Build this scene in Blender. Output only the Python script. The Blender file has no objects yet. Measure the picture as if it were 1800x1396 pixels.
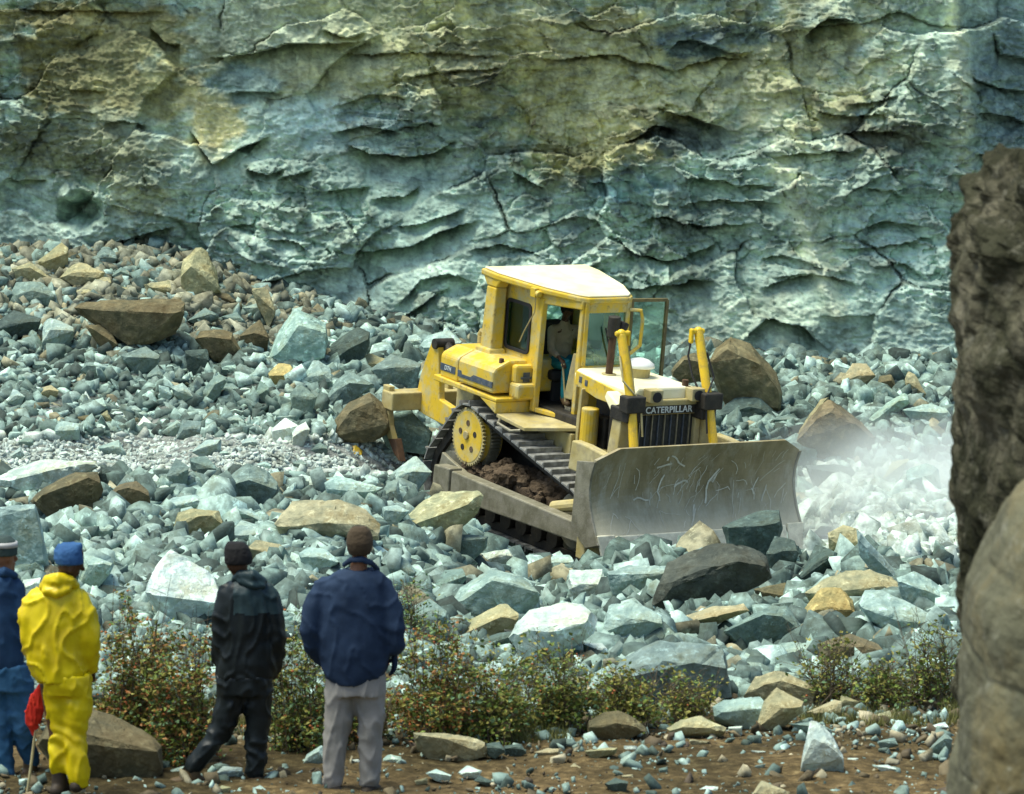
import bpy, bmesh, math, random
import numpy as np
from mathutils import Vector, Matrix, noise as mnoise
random.seed(7); RNG = np.random.default_rng(7)
sc = bpy.context.scene
COL = sc.collection

# ------------------------------------------------------------------ camera, sky, sun, exposure
FPX = 6750.0; CAMP = np.array([0, 0, 5.27]); PITCH = math.radians(5.8)
cd = bpy.data.cameras.new('camera'); cam = bpy.data.objects.new('camera', cd); COL.objects.link(cam)
cam.location = CAMP; cam.rotation_euler = (math.radians(90) - PITCH, 0, 0)
cd.sensor_width = 36; cd.lens = FPX * 36 / 1800; cd.clip_end = 2000; cd.clip_start = .5
cd.dof.use_dof = True; cd.dof.focus_distance = 49; cd.dof.aperture_fstop = 6.5
sc.camera = cam
SUN_EL, SUN_AZ = math.radians(70), math.radians(-100)      # azimuth clockwise from +Y (away from the camera)
w = bpy.data.worlds.new('World'); sc.world = w; w.use_nodes = True
nt = w.node_tree; bg = nt.nodes['Background']; sky = nt.nodes.new('ShaderNodeTexSky')
sky.sky_type = 'NISHITA'; sky.sun_disc = False; sky.sun_elevation = SUN_EL; sky.sun_rotation = SUN_AZ
sky.dust_density = 1.2; sky.air_density = 1.0; sky.ozone_density = .5; sc.cycles.volume_bounces = 3
nt.links.new(sky.outputs[0], bg.inputs[0]); bg.inputs[1].default_value = .053
sl = bpy.data.lights.new('sun', 'SUN'); sl.energy = 1.5; sl.angle = math.radians(38); sl.color = (1, .985, .84)
so = bpy.data.objects.new('sun', sl); COL.objects.link(so)
sd = Vector((math.sin(SUN_AZ) * math.cos(SUN_EL), math.cos(SUN_AZ) * math.cos(SUN_EL), math.sin(SUN_EL)))
so.rotation_euler = sd.to_track_quat('Z', 'Y').to_euler(); so.location = (-20, 0, 40)
sc.view_settings.view_transform = 'Standard'; sc.view_settings.look = 'None'
sc.view_settings.exposure = 2.0; sc.view_settings.gamma = 1

# ------------------------------------------------------------------ measuring helpers
_fw = np.array([0, math.cos(PITCH), -math.sin(PITCH)]); _up = np.array([0, math.sin(PITCH), math.cos(PITCH)]); _r = np.array([1., 0, 0])
def ray(px, py): return _fw + _r * (px - 900) / FPX + _up * (698 - py) / FPX
def at(px, py, Y):
    d = ray(px, py); return CAMP + d * (Y / d[1])
def proj(p):
    v = np.asarray(p) - CAMP; z = v @ _fw; return 900 + FPX * (v @ _r) / z, 698 - FPX * (v @ _up) / z
def zm(ox, oy, s): return lambda x, y: (ox + x / s, oy + y / s)

# ------------------------------------------------------------------ numpy noise
_P = RNG.permutation(4096)
def _h(ix, iy, k=0): return _P[(_P[(ix + 37 * k) & 4095] + iy) & 4095] / 4095.0
def vnoise(x, y, k=0):
    ix = np.floor(x).astype(int); iy = np.floor(y).astype(int); fx = x - ix; fy = y - iy
    fx = fx * fx * (3 - 2 * fx); fy = fy * fy * (3 - 2 * fy)
    a = _h(ix, iy, k); b = _h(ix + 1, iy, k); c = _h(ix, iy + 1, k); d = _h(ix + 1, iy + 1, k)
    return (a + (b - a) * fx) * (1 - fy) + (c + (d - c) * fx) * fy
def fbm(x, y, o=4, k=0):
    s = 0; a = .5; t = 0
    for i in range(o): s = s + a * vnoise(x * 2**i, y * 2**i, k + i); t += a; a *= .5
    return s / t - .5
def facets(x, y, k=0, tilt=1.0):
    """stepped, tilted voronoi facets: value, distance-to-edge"""
    ix = np.floor(x).astype(int); iy = np.floor(y).astype(int)
    best = np.full(x.shape, 9.); sec = np.full(x.shape, 9.); val = np.zeros(x.shape)
    for dx in (-1, 0, 1):
        for dy in (-1, 0, 1):
            cx = ix + dx; cy = iy + dy
            px = cx + _h(cx, cy, k + 1); py = cy + _h(cx, cy, k + 2)
            d = np.hypot(x - px, y - py)
            v = _h(cx, cy, k + 3) - .5 + tilt * ((x - px) * (_h(cx, cy, k + 4) - .5) + (y - py) * (_h(cx, cy, k + 5) - .35))
            m = d < best
            sec = np.where(m, best, np.minimum(sec, d)); val = np.where(m, v, val); best = np.where(m, d, best)
    return val, sec - best

# ------------------------------------------------------------------ materials
def mat(name, c1, c2=None, scale=6, rough=.85, bump=.3, bscale=30, metal=0, objcol=False, vcol=None, c3=None, c3scale=2.0, c3amt=.5, c4=None, spec=.3, bdist=.02, streak=None, dust=None):
    m = bpy.data.materials.new(name); m.use_nodes = True; n = m.node_tree; N = n.nodes; L = n.links
    b = N['Principled BSDF']; b.inputs['Roughness'].default_value = rough; b.inputs['Metallic'].default_value = metal
    b.inputs['Specular IOR Level'].default_value = spec
    tc = N.new('ShaderNodeTexCoord'); mp = N.new('ShaderNodeMapping'); L.new(tc.outputs['Object'], mp.inputs[0])
    if streak: mp.inputs['Scale'].default_value = streak
    def nz(s, det=6, r=.6):
        t = N.new('ShaderNodeTexNoise'); t.inputs['Scale'].default_value = s; t.inputs['Detail'].default_value = det
        t.inputs['Roughness'].default_value = r; L.new(mp.outputs[0], t.inputs['Vector']); return t
    def ramp(src, lo, hi):
        q = N.new('ShaderNodeMapRange'); q.inputs['From Min'].default_value = lo; q.inputs['From Max'].default_value = hi; L.new(src, q.inputs['Value']); return q.outputs[0]
    def mix(f, a, c, bt='MIX'):
        q = N.new('ShaderNodeMix'); q.data_type = 'RGBA'; q.blend_type = bt
        for s, v in ((q.inputs[0], f), (q.inputs[6], a), (q.inputs[7], c)):
            if hasattr(v, 'links') or isinstance(v, bpy.types.NodeSocket): L.new(v, s)
            else: s.default_value = v if isinstance(v, float) else (*v, 1)
        return q.outputs[2]
    t1 = nz(scale); col = mix(ramp(t1.outputs[0], .38, .62), c1, c2 or c1)
    if c3: col = mix(ramp(nz(c3scale, 8, .7).outputs[0], 1 - c3amt - .1 + .0, 1 - c3amt + .12), col, c3)
    if c4: col = mix(ramp(nz(9, 8, .75).outputs[0], .56, .66), col, c4)
    if objcol:
        oi = N.new('ShaderNodeObjectInfo'); col = mix(1.0, col, oi.outputs['Color'], 'MULTIPLY')
    if vcol:
        a = N.new('ShaderNodeVertexColor'); a.layer_name = vcol; col = mix(1.0, col, a.outputs[0], 'MULTIPLY')
    if dust: # rock flour worn into the lower half of the mouldboard
        sx = N.new('ShaderNodeSeparateXYZ'); L.new(tc.outputs['Object'], sx.inputs[0]); ad = N.new('ShaderNodeMath'); ad.operation = 'MULTIPLY_ADD'; ad.inputs[1].default_value = -.55
        L.new(nz(7, 8, .75).outputs[0], ad.inputs[0]); L.new(sx.outputs[2], ad.inputs[2]); col = mix(ramp(ad.outputs[0], 1.02, .42), col, dust)
    L.new(col, b.inputs['Base Color'])
    if bump:
        bp = N.new('ShaderNodeBump'); bp.inputs['Strength'].default_value = bump; bp.inputs['Distance'].default_value = bdist
        L.new(nz(bscale, 8, .65).outputs[0], bp.inputs['Height']); L.new(bp.outputs[0], b.inputs['Normal'])
    return m
M = {}
M['rock'] = mat('quarried_rock', (.55, .59, .57), (1.18, 1.16, 1.10), scale=4.5, rough=.8, bump=.7, bscale=9, bdist=.07, objcol=True, c3=(.50, .42, .27), c3scale=2.6, c3amt=.44, spec=.35, c4=(1.45, 1.5, 1.48))
M['stone'] = mat('broken_stone', (.50, .52, .50), (1.22, 1.2, 1.14), c3=(.40, .37, .28), c3scale=4, c3amt=.42, c4=(1.5, 1.55, 1.5), scale=6, rough=.8, bump=.3, bscale=20, vcol='tone')
M['cliff'] = mat('cliff_rock', (.70, .73, .72), (1.2, 1.18, 1.12), scale=2.2, rough=.85, bump=.6, bscale=5, bdist=.12, vcol='tone', spec=.25)
M['ground'] = mat('quarry_floor', (.6, .58, .56), (1.3, 1.22, 1.12), scale=9, rough=.95, bump=.9, bscale=16, vcol='tone', bdist=.06, spec=.05, c3=(.42, .42, .42), c3scale=7, c3amt=.43, c4=(1.9, 1.9, 1.8))
M['bank'] = mat('bank_rock', (.020, .021, .011), (.066, .066, .040), scale=1.6, rough=.95, bump=1.0, bscale=5, bdist=.14, c3=(.19, .175, .12), c3scale=1.8, c3amt=.42, spec=.05, c4=(.17, .165, .12))
M['lichen'] = mat('lichen_boulder', (.05, .05, .028), (.12, .118, .07), scale=1.5, rough=.9, bump=.5, bscale=7, bdist=.06, c3=(.17, .13, .05), c3scale=.9, c3amt=.4, c4=(.17, .17, .12))
M['yellow'] = mat('yellow_paint', (.58, .39, .018), (.68, .46, .04), scale=2.5, rough=.42, bump=.12, bscale=14, c3=(.46, .42, .22), c3scale=4, c3amt=.45, spec=.4, c4=(.34, .25, .07))
M['yellowd'] = mat('dusty_yellow_paint', (.36, .29, .10), (.46, .40, .20), scale=3, rough=.7, bump=.25, bscale=18, c3=(.28, .24, .14), c3scale=5, c3amt=.42)
M['cylyel'] = mat('cylinder_yellow', (.75, .50, .01), (.70, .44, .015), scale=5, rough=.35, bump=.05, c3=(.40, .27, .06), c3scale=9, c3amt=.40, spec=.5)
M['roofw'] = mat('top_lit_yellow', (.78, .72, .40), (.86, .82, .60), scale=2, rough=.4, bump=.05, spec=.5)  # paler yellow: glare on roof, hood and guard tops put into the colour
M['dark'] = mat('dark_oily_metal', (.018, .017, .014), (.04, .035, .025), scale=8, rough=.6, bump=.3)
M['steel'] = mat('worn_steel', (.17, .16, .105), (.27, .255, .18), scale=5, rough=.5, bump=.3, metal=.3, c3=(.30, .28, .22), c3scale=6, c3amt=.40)
M['shoe'] = mat('track_shoe_steel', (.20, .20, .18), (.38, .39, .36), scale=9, rough=.45, bump=.2, metal=.5)
M['doorframe'] = mat('worn_door_frame', (.12, .095, .04), (.20, .16, .06), scale=8, rough=.6); M['rust'] = mat('rusty_pipe', (.06, .035, .02), (.11, .06, .03), scale=9, rough=.8)
M['mud'] = mat('packed_mud', (.05, .034, .018), (.12, .085, .05), scale=4, rough=.95, bump=.8, bscale=14, bdist=.05)
M['blade'] = mat('blade_steel', (.19, .155, .07), (.30, .25, .13), scale=3.2, rough=.65, bump=.15, bscale=25, spec=.45, streak=(1, 1, .35), c3=(.36, .34, .24), c3scale=6, c3amt=.40, dust=(.48, .46, .33))
M['bladelow'] = mat('blade_scoured', (.34, .32, .25), (.44, .42, .36), scale=5, rough=.5, bump=.15, bscale=25, spec=.4, streak=(1, 1, .3))
M['edge'] = mat('polished_edge', (.50, .49, .36), (.72, .71, .54), scale=5, rough=.75, bump=.2, spec=.2, c3=(.34, .32, .24), c3scale=7, c3amt=.38)
M['scr'] = mat('pale_scratch', (.62, .61, .48), (.46, .45, .34), scale=7, rough=.6, bump=0)
M['stripe'] = mat('blue_grey_decal', (.05, .065, .085), (.08, .10, .12), scale=12, rough=.5, bump=0, c3=(.25, .22, .12), c3scale=7, c3amt=.34)
M['white'] = mat('white_lettering', (.55, .6, .55), None, rough=.6, bump=0)
M['rubber'] = mat('black_rubber', (.02, .02, .02), None, rough=.7, bump=.1)
M['prewhite'] = mat('pale_dome', (.75, .76, .70), None, rough=.4, bump=0)
M['grille'] = mat('radiator_mesh', (.02, .024, .022), (.04, .044, .038), scale=20, rough=.7, bump=.2)
def glass(name, tint, amt=.12):
    m = bpy.data.materials.new(name); m.use_nodes = True; n = m.node_tree; n.nodes.remove(n.nodes['Principled BSDF'])
    t = n.nodes.new('ShaderNodeBsdfTransparent'); t.inputs[0].default_value = (*tint, 1)
    g = n.nodes.new('ShaderNodeBsdfGlossy'); g.inputs['Roughness'].default_value = .08; g.inputs[0].default_value = (.8, 1, .95, 1)
    f = n.nodes.new('ShaderNodeFresnel'); f.inputs[0].default_value = 1.45; x = n.nodes.new('ShaderNodeMixShader')
    a = n.nodes.new('ShaderNodeMath'); a.operation = 'ADD'; a.inputs[1].default_value = amt; n.links.new(f.outputs[0], a.inputs[0])
    n.links.new(a.outputs[0], x.inputs[0]); n.links.new(t.outputs[0], x.inputs[1]); n.links.new(g.outputs[0], x.inputs[2])
    n.links.new(x.outputs[0], n.nodes['Material Output'].inputs[0]); return m
M['glass'] = glass('tinted_cab_glass', (.74, .90, .85), .05)
def fabric(k, c1, c2, rough=.85, bump=.2): M[k] = mat(k, c1, c2, scale=6, rough=rough, bump=bump, bscale=60, bdist=.006, spec=.25)
fabric('yellow_oilskin', (.66, .52, .006), (.54, .40, .006), .34, .08)
fabric('navy_jacket', (.009, .022, .048), (.016, .034, .070))
fabric('blue_jacket_cloth', (.010, .032, .075), (.016, .05, .11))
fabric('black_waterproof', (.004, .0075, .008), (.008, .013, .014), .5)
fabric('teal_yoke', (.012, .027, .03), (.019, .040, .043), .5)
fabric('grey_trousers', (.20, .195, .17), (.26, .25, .225))
fabric('blue_jeans', (.018, .075, .15), (.04, .12, .22))
fabric('blue_wool', (.02, .07, .18), (.035, .11, .25))
fabric('black_wool', (.008, .008, .008), (.015, .014, .013))
fabric('skin', (.055, .028, .015), (.075, .038, .02), .5)
fabric('skin_light', (.20, .095, .05), (.25, .12, .065), .5)
fabric('short_hair', (.045, .032, .018), (.07, .05, .028), .9, .6)
fabric('boot_leather', (.03, .022, .014), (.05, .036, .022), .6)
fabric('tan_boot', (.07, .045, .018), (.11, .07, .03), .6)
fabric('red_cloth', (.42, .015, .008), (.52, .03, .012))
fabric('tan_shirt', (.24, .20, .12), (.30, .25, .16))
fabric('teal_trousers', (.006, .12, .14), (.01, .17, .19))
fabric('grey_green_knit', (.03, .05, .045), (.05, .08, .07)); fabric('pale_knit', (.4, .4, .38), (.5, .5, .48))

# ------------------------------------------------------------------ object helpers
def tag(o, label=None, cat=None, group=None, kind=None):
    for k, v in (('label', label), ('category', cat), ('group', group), ('kind', kind)):
        if v: o[k] = v
    return o
def mesh_obj(name, V, F, m, parent=None, smooth=False, me=None):
    if me is None:
        me = bpy.data.meshes.new(name); me.from_pydata([tuple(map(float, v)) for v in V], [], F)
    if m and not me.materials: me.materials.append(m)
    if smooth:
        for p in me.polygons: p.use_smooth = True
    o = bpy.data.objects.new(name, me); COL.objects.link(o)
    if parent: o.parent = parent
    return o
def empty(name, loc=(0, 0, 0)):
    o = bpy.data.objects.new(name, None); COL.objects.link(o); o.location = loc; o.empty_display_size = .3; return o
def big_mesh(name, V, T, m, tone=None, smooth=False):
    """fast numpy mesh; T triangles or quads"""
    me = bpy.data.meshes.new(name); k = T.shape[1]
    me.vertices.add(len(V)); me.vertices.foreach_set('co', np.ascontiguousarray(V, np.float32).ravel())
    me.loops.add(T.size); me.loops.foreach_set('vertex_index', np.ascontiguousarray(T, np.int32).ravel())
    me.polygons.add(len(T)); me.polygons.foreach_set('loop_start', np.arange(0, T.size, k, dtype=np.int32))
    me.polygons.foreach_set('loop_total', np.full(len(T), k, np.int32))
    if smooth: me.polygons.foreach_set('use_smooth', np.ones(len(T), bool))
    me.update(calc_edges=True); me.validate()
    if tone is not None:
        a = me.color_attributes.new('tone', 'FLOAT_COLOR', 'POINT')
        a.data.foreach_set('color', np.c_[tone, np.ones(len(tone))].astype(np.float32).ravel())
    me.materials.append(m)
    o = bpy.data.objects.new(name, me); COL.objects.link(o); return o
class MB:
    def __init__(s): s.V = []; s.F = []
    def add(s, V, F):
        n = len(s.V); s.V += [tuple(map(float, v)) for v in V]; s.F += [tuple(i + n for i in f) for f in F]; return s
    def box(s, x0, x1, y0, y1, z0, z1):
        return s.add([(x, y, z) for x in (x0, x1) for y in (y0, y1) for z in (z0, z1)],
                     [(0, 1, 3, 2), (4, 6, 7, 5), (0, 4, 5, 1), (2, 3, 7, 6), (0, 2, 6, 4), (1, 5, 7, 3)])
    def hexa(s, P): # 8 points: bottom 4 ccw, top 4 ccw
        return s.add(P, [(3, 2, 1, 0), (4, 5, 6, 7), (0, 1, 5, 4), (1, 2, 6, 5), (2, 3, 7, 6), (3, 0, 4, 7)])
    def prism(s, prof, y0, y1, ax='y'):
        n = len(prof); f = {'y': lambda a, b, t: (a, t, b), 'x': lambda a, b, t: (t, a, b), 'z': lambda a, b, t: (a, b, t)}[ax]
        return s.add([f(a, b, y0) for a, b in prof] + [f(a, b, y1) for a, b in prof],
                     [tuple(range(n - 1, -1, -1)), tuple(range(n, 2 * n))] + [(i, (i + 1) % n, n + (i + 1) % n, n + i) for i in range(n)])
    def tube(s, path, rad, n=10, cap=True, sq=None):
        P = [Vector(p) for p in path]; R = rad if hasattr(rad, '__len__') else [rad] * len(P)
        if cap == 'round':
            d0 = (P[0] - P[1]).normalized(); d1 = (P[-1] - P[-2]).normalized()
            P = [P[0] + d0 * R[0] * .95, P[0] + d0 * R[0] * .7] + P + [P[-1] + d1 * R[-1] * .7, P[-1] + d1 * R[-1] * .95]
            R = [R[0] * .15, R[0] * .7] + list(R) + [R[-1] * .7, R[-1] * .15]
        V = []; F = []; u = None
        for i, p in enumerate(P):
            t = (P[min(i + 1, len(P) - 1)] - P[max(i - 1, 0)]).normalized()
            if u is None: u = t.orthogonal().normalized() if sq is None else (Vector(sq[0]) - t * t.dot(Vector(sq[0]))).normalized()
            u = (u - t * u.dot(t)).normalized(); v = t.cross(u)
            k = 1 if sq is None else sq[1]
            for j in range(n):
                a = 2 * math.pi * j / n; V.append(p + (u * math.cos(a) + v * math.sin(a) * k) * R[i])
        m = len(P)
        for i in range(m - 1):
            for j in range(n):
                a = i * n + j; b = i * n + (j + 1) % n; F.append((a, b, b + n, a + n))
        F.append(tuple(range(n - 1, -1, -1))); F.append(tuple(range((m - 1) * n, m * n)))
        return s.add(V, F)
    def cyl(s, p0, p1, r, n=20, r1=None): return s.tube([p0, p1], [r, r1 if r1 is not None else r], n)
    def rings(s, rows, n=24, p=2.3):
        """rows: (cx,cy,cz,rx,ry) horizontal superellipse sections, closed"""
        V = []; F = []
        for (cx, cy, cz, rx, ry) in rows:
            for j in range(n):
                a = 2 * math.pi * j / n; c, q = math.cos(a), math.sin(a)
                V.append((cx + rx * math.copysign(abs(c)**(2 / p), c), cy + ry * math.copysign(abs(q)**(2 / p), q), cz))
        m = len(rows)
        for i in range(m - 1):
            for j in range(n):
                a = i * n + j; b = i * n + (j + 1) % n; F.append((a, a + n, b + n, b))
        F.append(tuple(range(n))); F.append(tuple(range(m * n - 1, (m - 1) * n - 1, -1)))
        return s.add(V, F)
    def ball(s, c, r, n=12, sx=1, sy=1, sz=1):
        rows = []
        for i in range(n + 1):
            a = math.pi * (.03 + .94 * i / n); rows.append((c[0], c[1], c[2] + r * sz * math.cos(a), r * sx * math.sin(a), r * sy * math.sin(a)))
        return s.rings(rows, 16, 2)
    def build(s, name, m, parent=None, bevel=0, smooth=False, seg=2):
        o = mesh_obj(name, s.V, s.F, m, parent, smooth)
        bm = bmesh.new(); bm.from_mesh(o.data); bmesh.ops.recalc_face_normals(bm, faces=bm.faces); bm.to_mesh(o.data); bm.free()
        if bevel:
            b = o.modifiers.new('bevel', 'BEVEL'); b.width = bevel; b.segments = seg; b.limit_method = 'ANGLE'; b.angle_limit = math.radians(35)
        return o
def remeshed(name, mb, voxel, m, parent=None, smooth=6, disp=None):
    """join overlapping closed shells into one continuous skin, relax it, then displace (folds)"""
    me = bpy.data.meshes.new(name + '_src'); me.from_pydata(mb.V, [], mb.F)
    bm = bmesh.new(); bm.from_mesh(me); bmesh.ops.recalc_face_normals(bm, faces=bm.faces); bm.to_mesh(me); bm.free()
    t = bpy.data.objects.new('tmp', me); COL.objects.link(t)
    r = t.modifiers.new('r', 'REMESH'); r.mode = 'VOXEL'; r.voxel_size = voxel
    if smooth: q = t.modifiers.new('s', 'SMOOTH'); q.iterations = smooth; q.factor = .5
    dg = bpy.context.evaluated_depsgraph_get(); dg.update()
    nm = bpy.data.meshes.new_from_object(t.evaluated_get(dg)); nm.name = name
    bpy.data.objects.remove(t)
    if disp:
        ns = [v.normal.copy() for v in nm.vertices]
        for v, n_ in zip(nm.vertices, ns): v.co += n_ * disp(v.co, n_)
    nm.materials.clear(); nm.materials.append(m)
    for p in nm.polygons: p.use_smooth = True
    o = bpy.data.objects.new(name, nm); COL.objects.link(o)
    if parent: o.parent = parent
    return o
def text_mesh(s, size, depth=.004):
    c = bpy.data.curves.new('t', 'FONT'); c.body = s; c.size = size; c.extrude = depth; c.align_x = 'CENTER'; c.align_y = 'CENTER'; c.space_character = 1.05; c.offset = size * .02
    t = bpy.data.objects.new('t', c); COL.objects.link(t); dg = bpy.context.evaluated_depsgraph_get(); dg.update()
    me = bpy.data.meshes.new_from_object(t.evaluated_get(dg)); bpy.data.objects.remove(t); return me
# ------------------------------------------------------------------ the bulldozer's frame (needed by the terrain under it)
_th, _pt, _rl = map(math.radians, (33, 6.3, -1.1))
_f0 = np.array([math.sin(_th), -math.cos(_th), 0]); _l0 = np.array([math.cos(_th), math.sin(_th), 0]); _u0 = np.array([0, 0, 1.])
_X = _f0 * math.cos(_pt) - _u0 * math.sin(_pt); _U = _u0 * math.cos(_pt) + _f0 * math.sin(_pt)
_Y = _l0 * math.cos(_rl) + _U * math.sin(_rl); _Z = _U * math.cos(_rl) - _l0 * math.sin(_rl)
DM = np.array([_X, _Y, _Z]).T
DO = at(817, 769, 52.) - DM @ np.array([-.75, -1.2, 1.25])
def DW(x, y, z): return DO + DM @ np.array([x, y, z], float)

# ------------------------------------------------------------------ ground
_cols = [(-500, [(1600, 21), (1396, 25.4), (1230, 29), (1100, 32.5), (1000, 36), (900, 43), (850, 47), (800, 52), (700, 56), (600, 59.5), (500, 62.5), (430, 64.5)]),
         (300, [(1600, 21), (1396, 25.4), (1230, 29), (1100, 32.5), (1000, 36), (900, 43), (850, 47), (800, 52), (700, 56), (600, 59.5), (500, 62.5), (440, 64.3)]),
         (620, [(1600, 21), (1396, 25.4), (1230, 29), (1100, 33.5), (1000, 38), (900, 45), (850, 49), (800, 53), (700, 57.5), (620, 60.5), (570, 62.5), (540, 63.5)]),
         (950, [(1600, 21), (1396, 25.4), (1230, 29.3), (1150, 34.5), (1100, 39), (1050, 43.8), (1000, 48.3), (950, 50.8), (900, 52.8), (850, 54.5), (800, 56), (700, 59), (640, 61.6), (612, 63)]),
         (1250, [(1600, 21), (1396, 25.4), (1230, 29.6), (1150, 34), (1100, 37.5), (1050, 41.8), (1000, 46.3), (960, 49), (900, 51.6), (850, 53.5), (800, 55), (700, 59), (645, 61.2), (628, 62.3)]),
         (2200, [(1600, 21), (1396, 25.4), (1230, 29.6), (1100, 37), (1000, 43.5), (950, 47), (900, 50), (850, 52), (800, 54), (700, 58.5), (655, 60.5), (636, 61.8)])]
_YS = np.linspace(10, 80, 281); _prof = []
for px, L in _cols:
    ys = np.array([d for _, d in L]); zs = np.array([at(px, py, d)[2] for py, d in L])
    ys = np.r_[5, 15, ys]; zs = np.r_[0, 0, zs]; z = np.interp(_YS, ys, zs)
    k = np.ones(7) / 7; z = np.convolve(np.pad(z, 3, 'edge'), k, 'valid'); _prof.append(z)
_prof = np.array(_prof); _PX = np.array([c[0] for c in _cols], float)
def ground_z(x, y):
    x = np.asarray(x, float); y = np.asarray(y, float)
    px = np.clip(900 + FPX * x / np.maximum(y, 5) * 1.0, _PX[0], _PX[-1])
    i = np.clip(np.searchsorted(_PX, px) - 1, 0, len(_PX) - 2); f = (px - _PX[i]) / (_PX[i + 1] - _PX[i])
    t = np.clip((y - 10) / .25, 0, 279.999); j = t.astype(int); g = t - j
    z = (_prof[i, j] * (1 - g) + _prof[i, j + 1] * g) * (1 - f) + (_prof[i + 1, j] * (1 - g) + _prof[i + 1, j + 1] * g) * f
    hb = np.clip((y - 31) / 3, 0, 1) * np.clip((64.5 - y) / 3, 0, 1)
    z = z + hb * (.17 * np.sin(1.5 * x + .8 * y) * np.sin(1.0 * y - .6 * x + 1) + .11 * np.sin(2.9 * x - 1.1 * y + 2) * np.sin(2.1 * y + .4 * x))
    # bed under the tracks
    lx0 = (x - DO[0]) * DM[0, 0] + (y - DO[1]) * DM[1, 0]; n = DM[:, 2]; zp = DO[2] + (-(x - DO[0]) * n[0] - (y - DO[1]) * n[1]) / n[2] - .10 - .35 * np.clip(lx0 - 2.2, 0, 1)
    lx = (x - DO[0]) * DM[0, 0] + (y - DO[1]) * DM[1, 0]; ly = (x - DO[0]) * DM[0, 1] + (y - DO[1]) * DM[1, 1]
    e = np.maximum(np.abs(lx - 1.0) - 3.1, np.abs(ly) - 1.7); k = np.clip(1 - e / 1.2, 0, 1); k = k * k * (3 - 2 * k)
    return z * (1 - k) + zp * k
def ground_hit(px, py):
    d = ray(px, py); lo, hi = 15., 66.
    ys = np.linspace(lo, hi, 409); p = CAMP[None] + d[None] * (ys / d[1])[:, None]
    dz = p[:, 2] - ground_z(p[:, 0], p[:, 1]); k = np.where(dz < 0)[0]
    Y = ys[k[0]] if len(k) else hi
    return Y
ys = np.concatenate([np.linspace(-30, 20, 26), np.linspace(20.1, 32, 300), np.linspace(32.1, 66, 260)])
us = np.concatenate([np.linspace(-6, -.16, 40), np.linspace(-.155, .155, 520), np.linspace(.16, 6, 40)])
YY, UU = np.meshgrid(ys, us, indexing='ij'); XX = UU * np.maximum(YY, 12)
gz = ground_z(XX, YY); near = np.clip((30.5 - YY) / 2.5, 0, 1)
gz = gz + fbm(XX * 16, YY * 16, 3, 7) * .022 + fbm(XX * .6, YY * .6, 4, 1) * (.06 + .05 * (1 - near)) + fbm(XX * 5, YY * 5, 4, 5) * (.05 + .05 * (1 - near))
nA = len(ys); nB = len(us); idx = np.arange(nA * nB).reshape(nA, nB)
Q = np.stack([idx[:-1, :-1], idx[:-1, 1:], idx[1:, 1:], idx[1:, :-1]], -1).reshape(-1, 4)
dirt = np.array([.155, .118, .06]); dirt2 = np.array([.075, .062, .032]); rubble = np.array([.055, .068, .062]); pale = np.array([.12, .145, .135])  # rubble ground kept dark to stand in for shade in the gaps
n1 = np.clip(fbm(XX * .9, YY * .9, 4, 9) * 3 + .5, 0, 1)[..., None]; n2 = np.clip(fbm(XX * .35, YY * .35, 3, 19) * 3 + .5, 0, 1)[..., None]
edge = np.clip((YY + fbm(XX * .8, YY * .8, 3, 22) * 2.5 - 29.6) / 1.2, 0, 1)[..., None]
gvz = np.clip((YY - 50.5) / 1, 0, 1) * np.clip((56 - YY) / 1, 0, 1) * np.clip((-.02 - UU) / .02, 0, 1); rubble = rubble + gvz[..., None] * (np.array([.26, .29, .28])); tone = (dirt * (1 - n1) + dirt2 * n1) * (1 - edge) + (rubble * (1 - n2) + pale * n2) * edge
g = big_mesh('ground', np.stack([XX, YY, gz], -1).reshape(-1, 3), Q, M['ground'], tone.reshape(-1, 3), True); tag(g, kind='structure')

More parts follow.
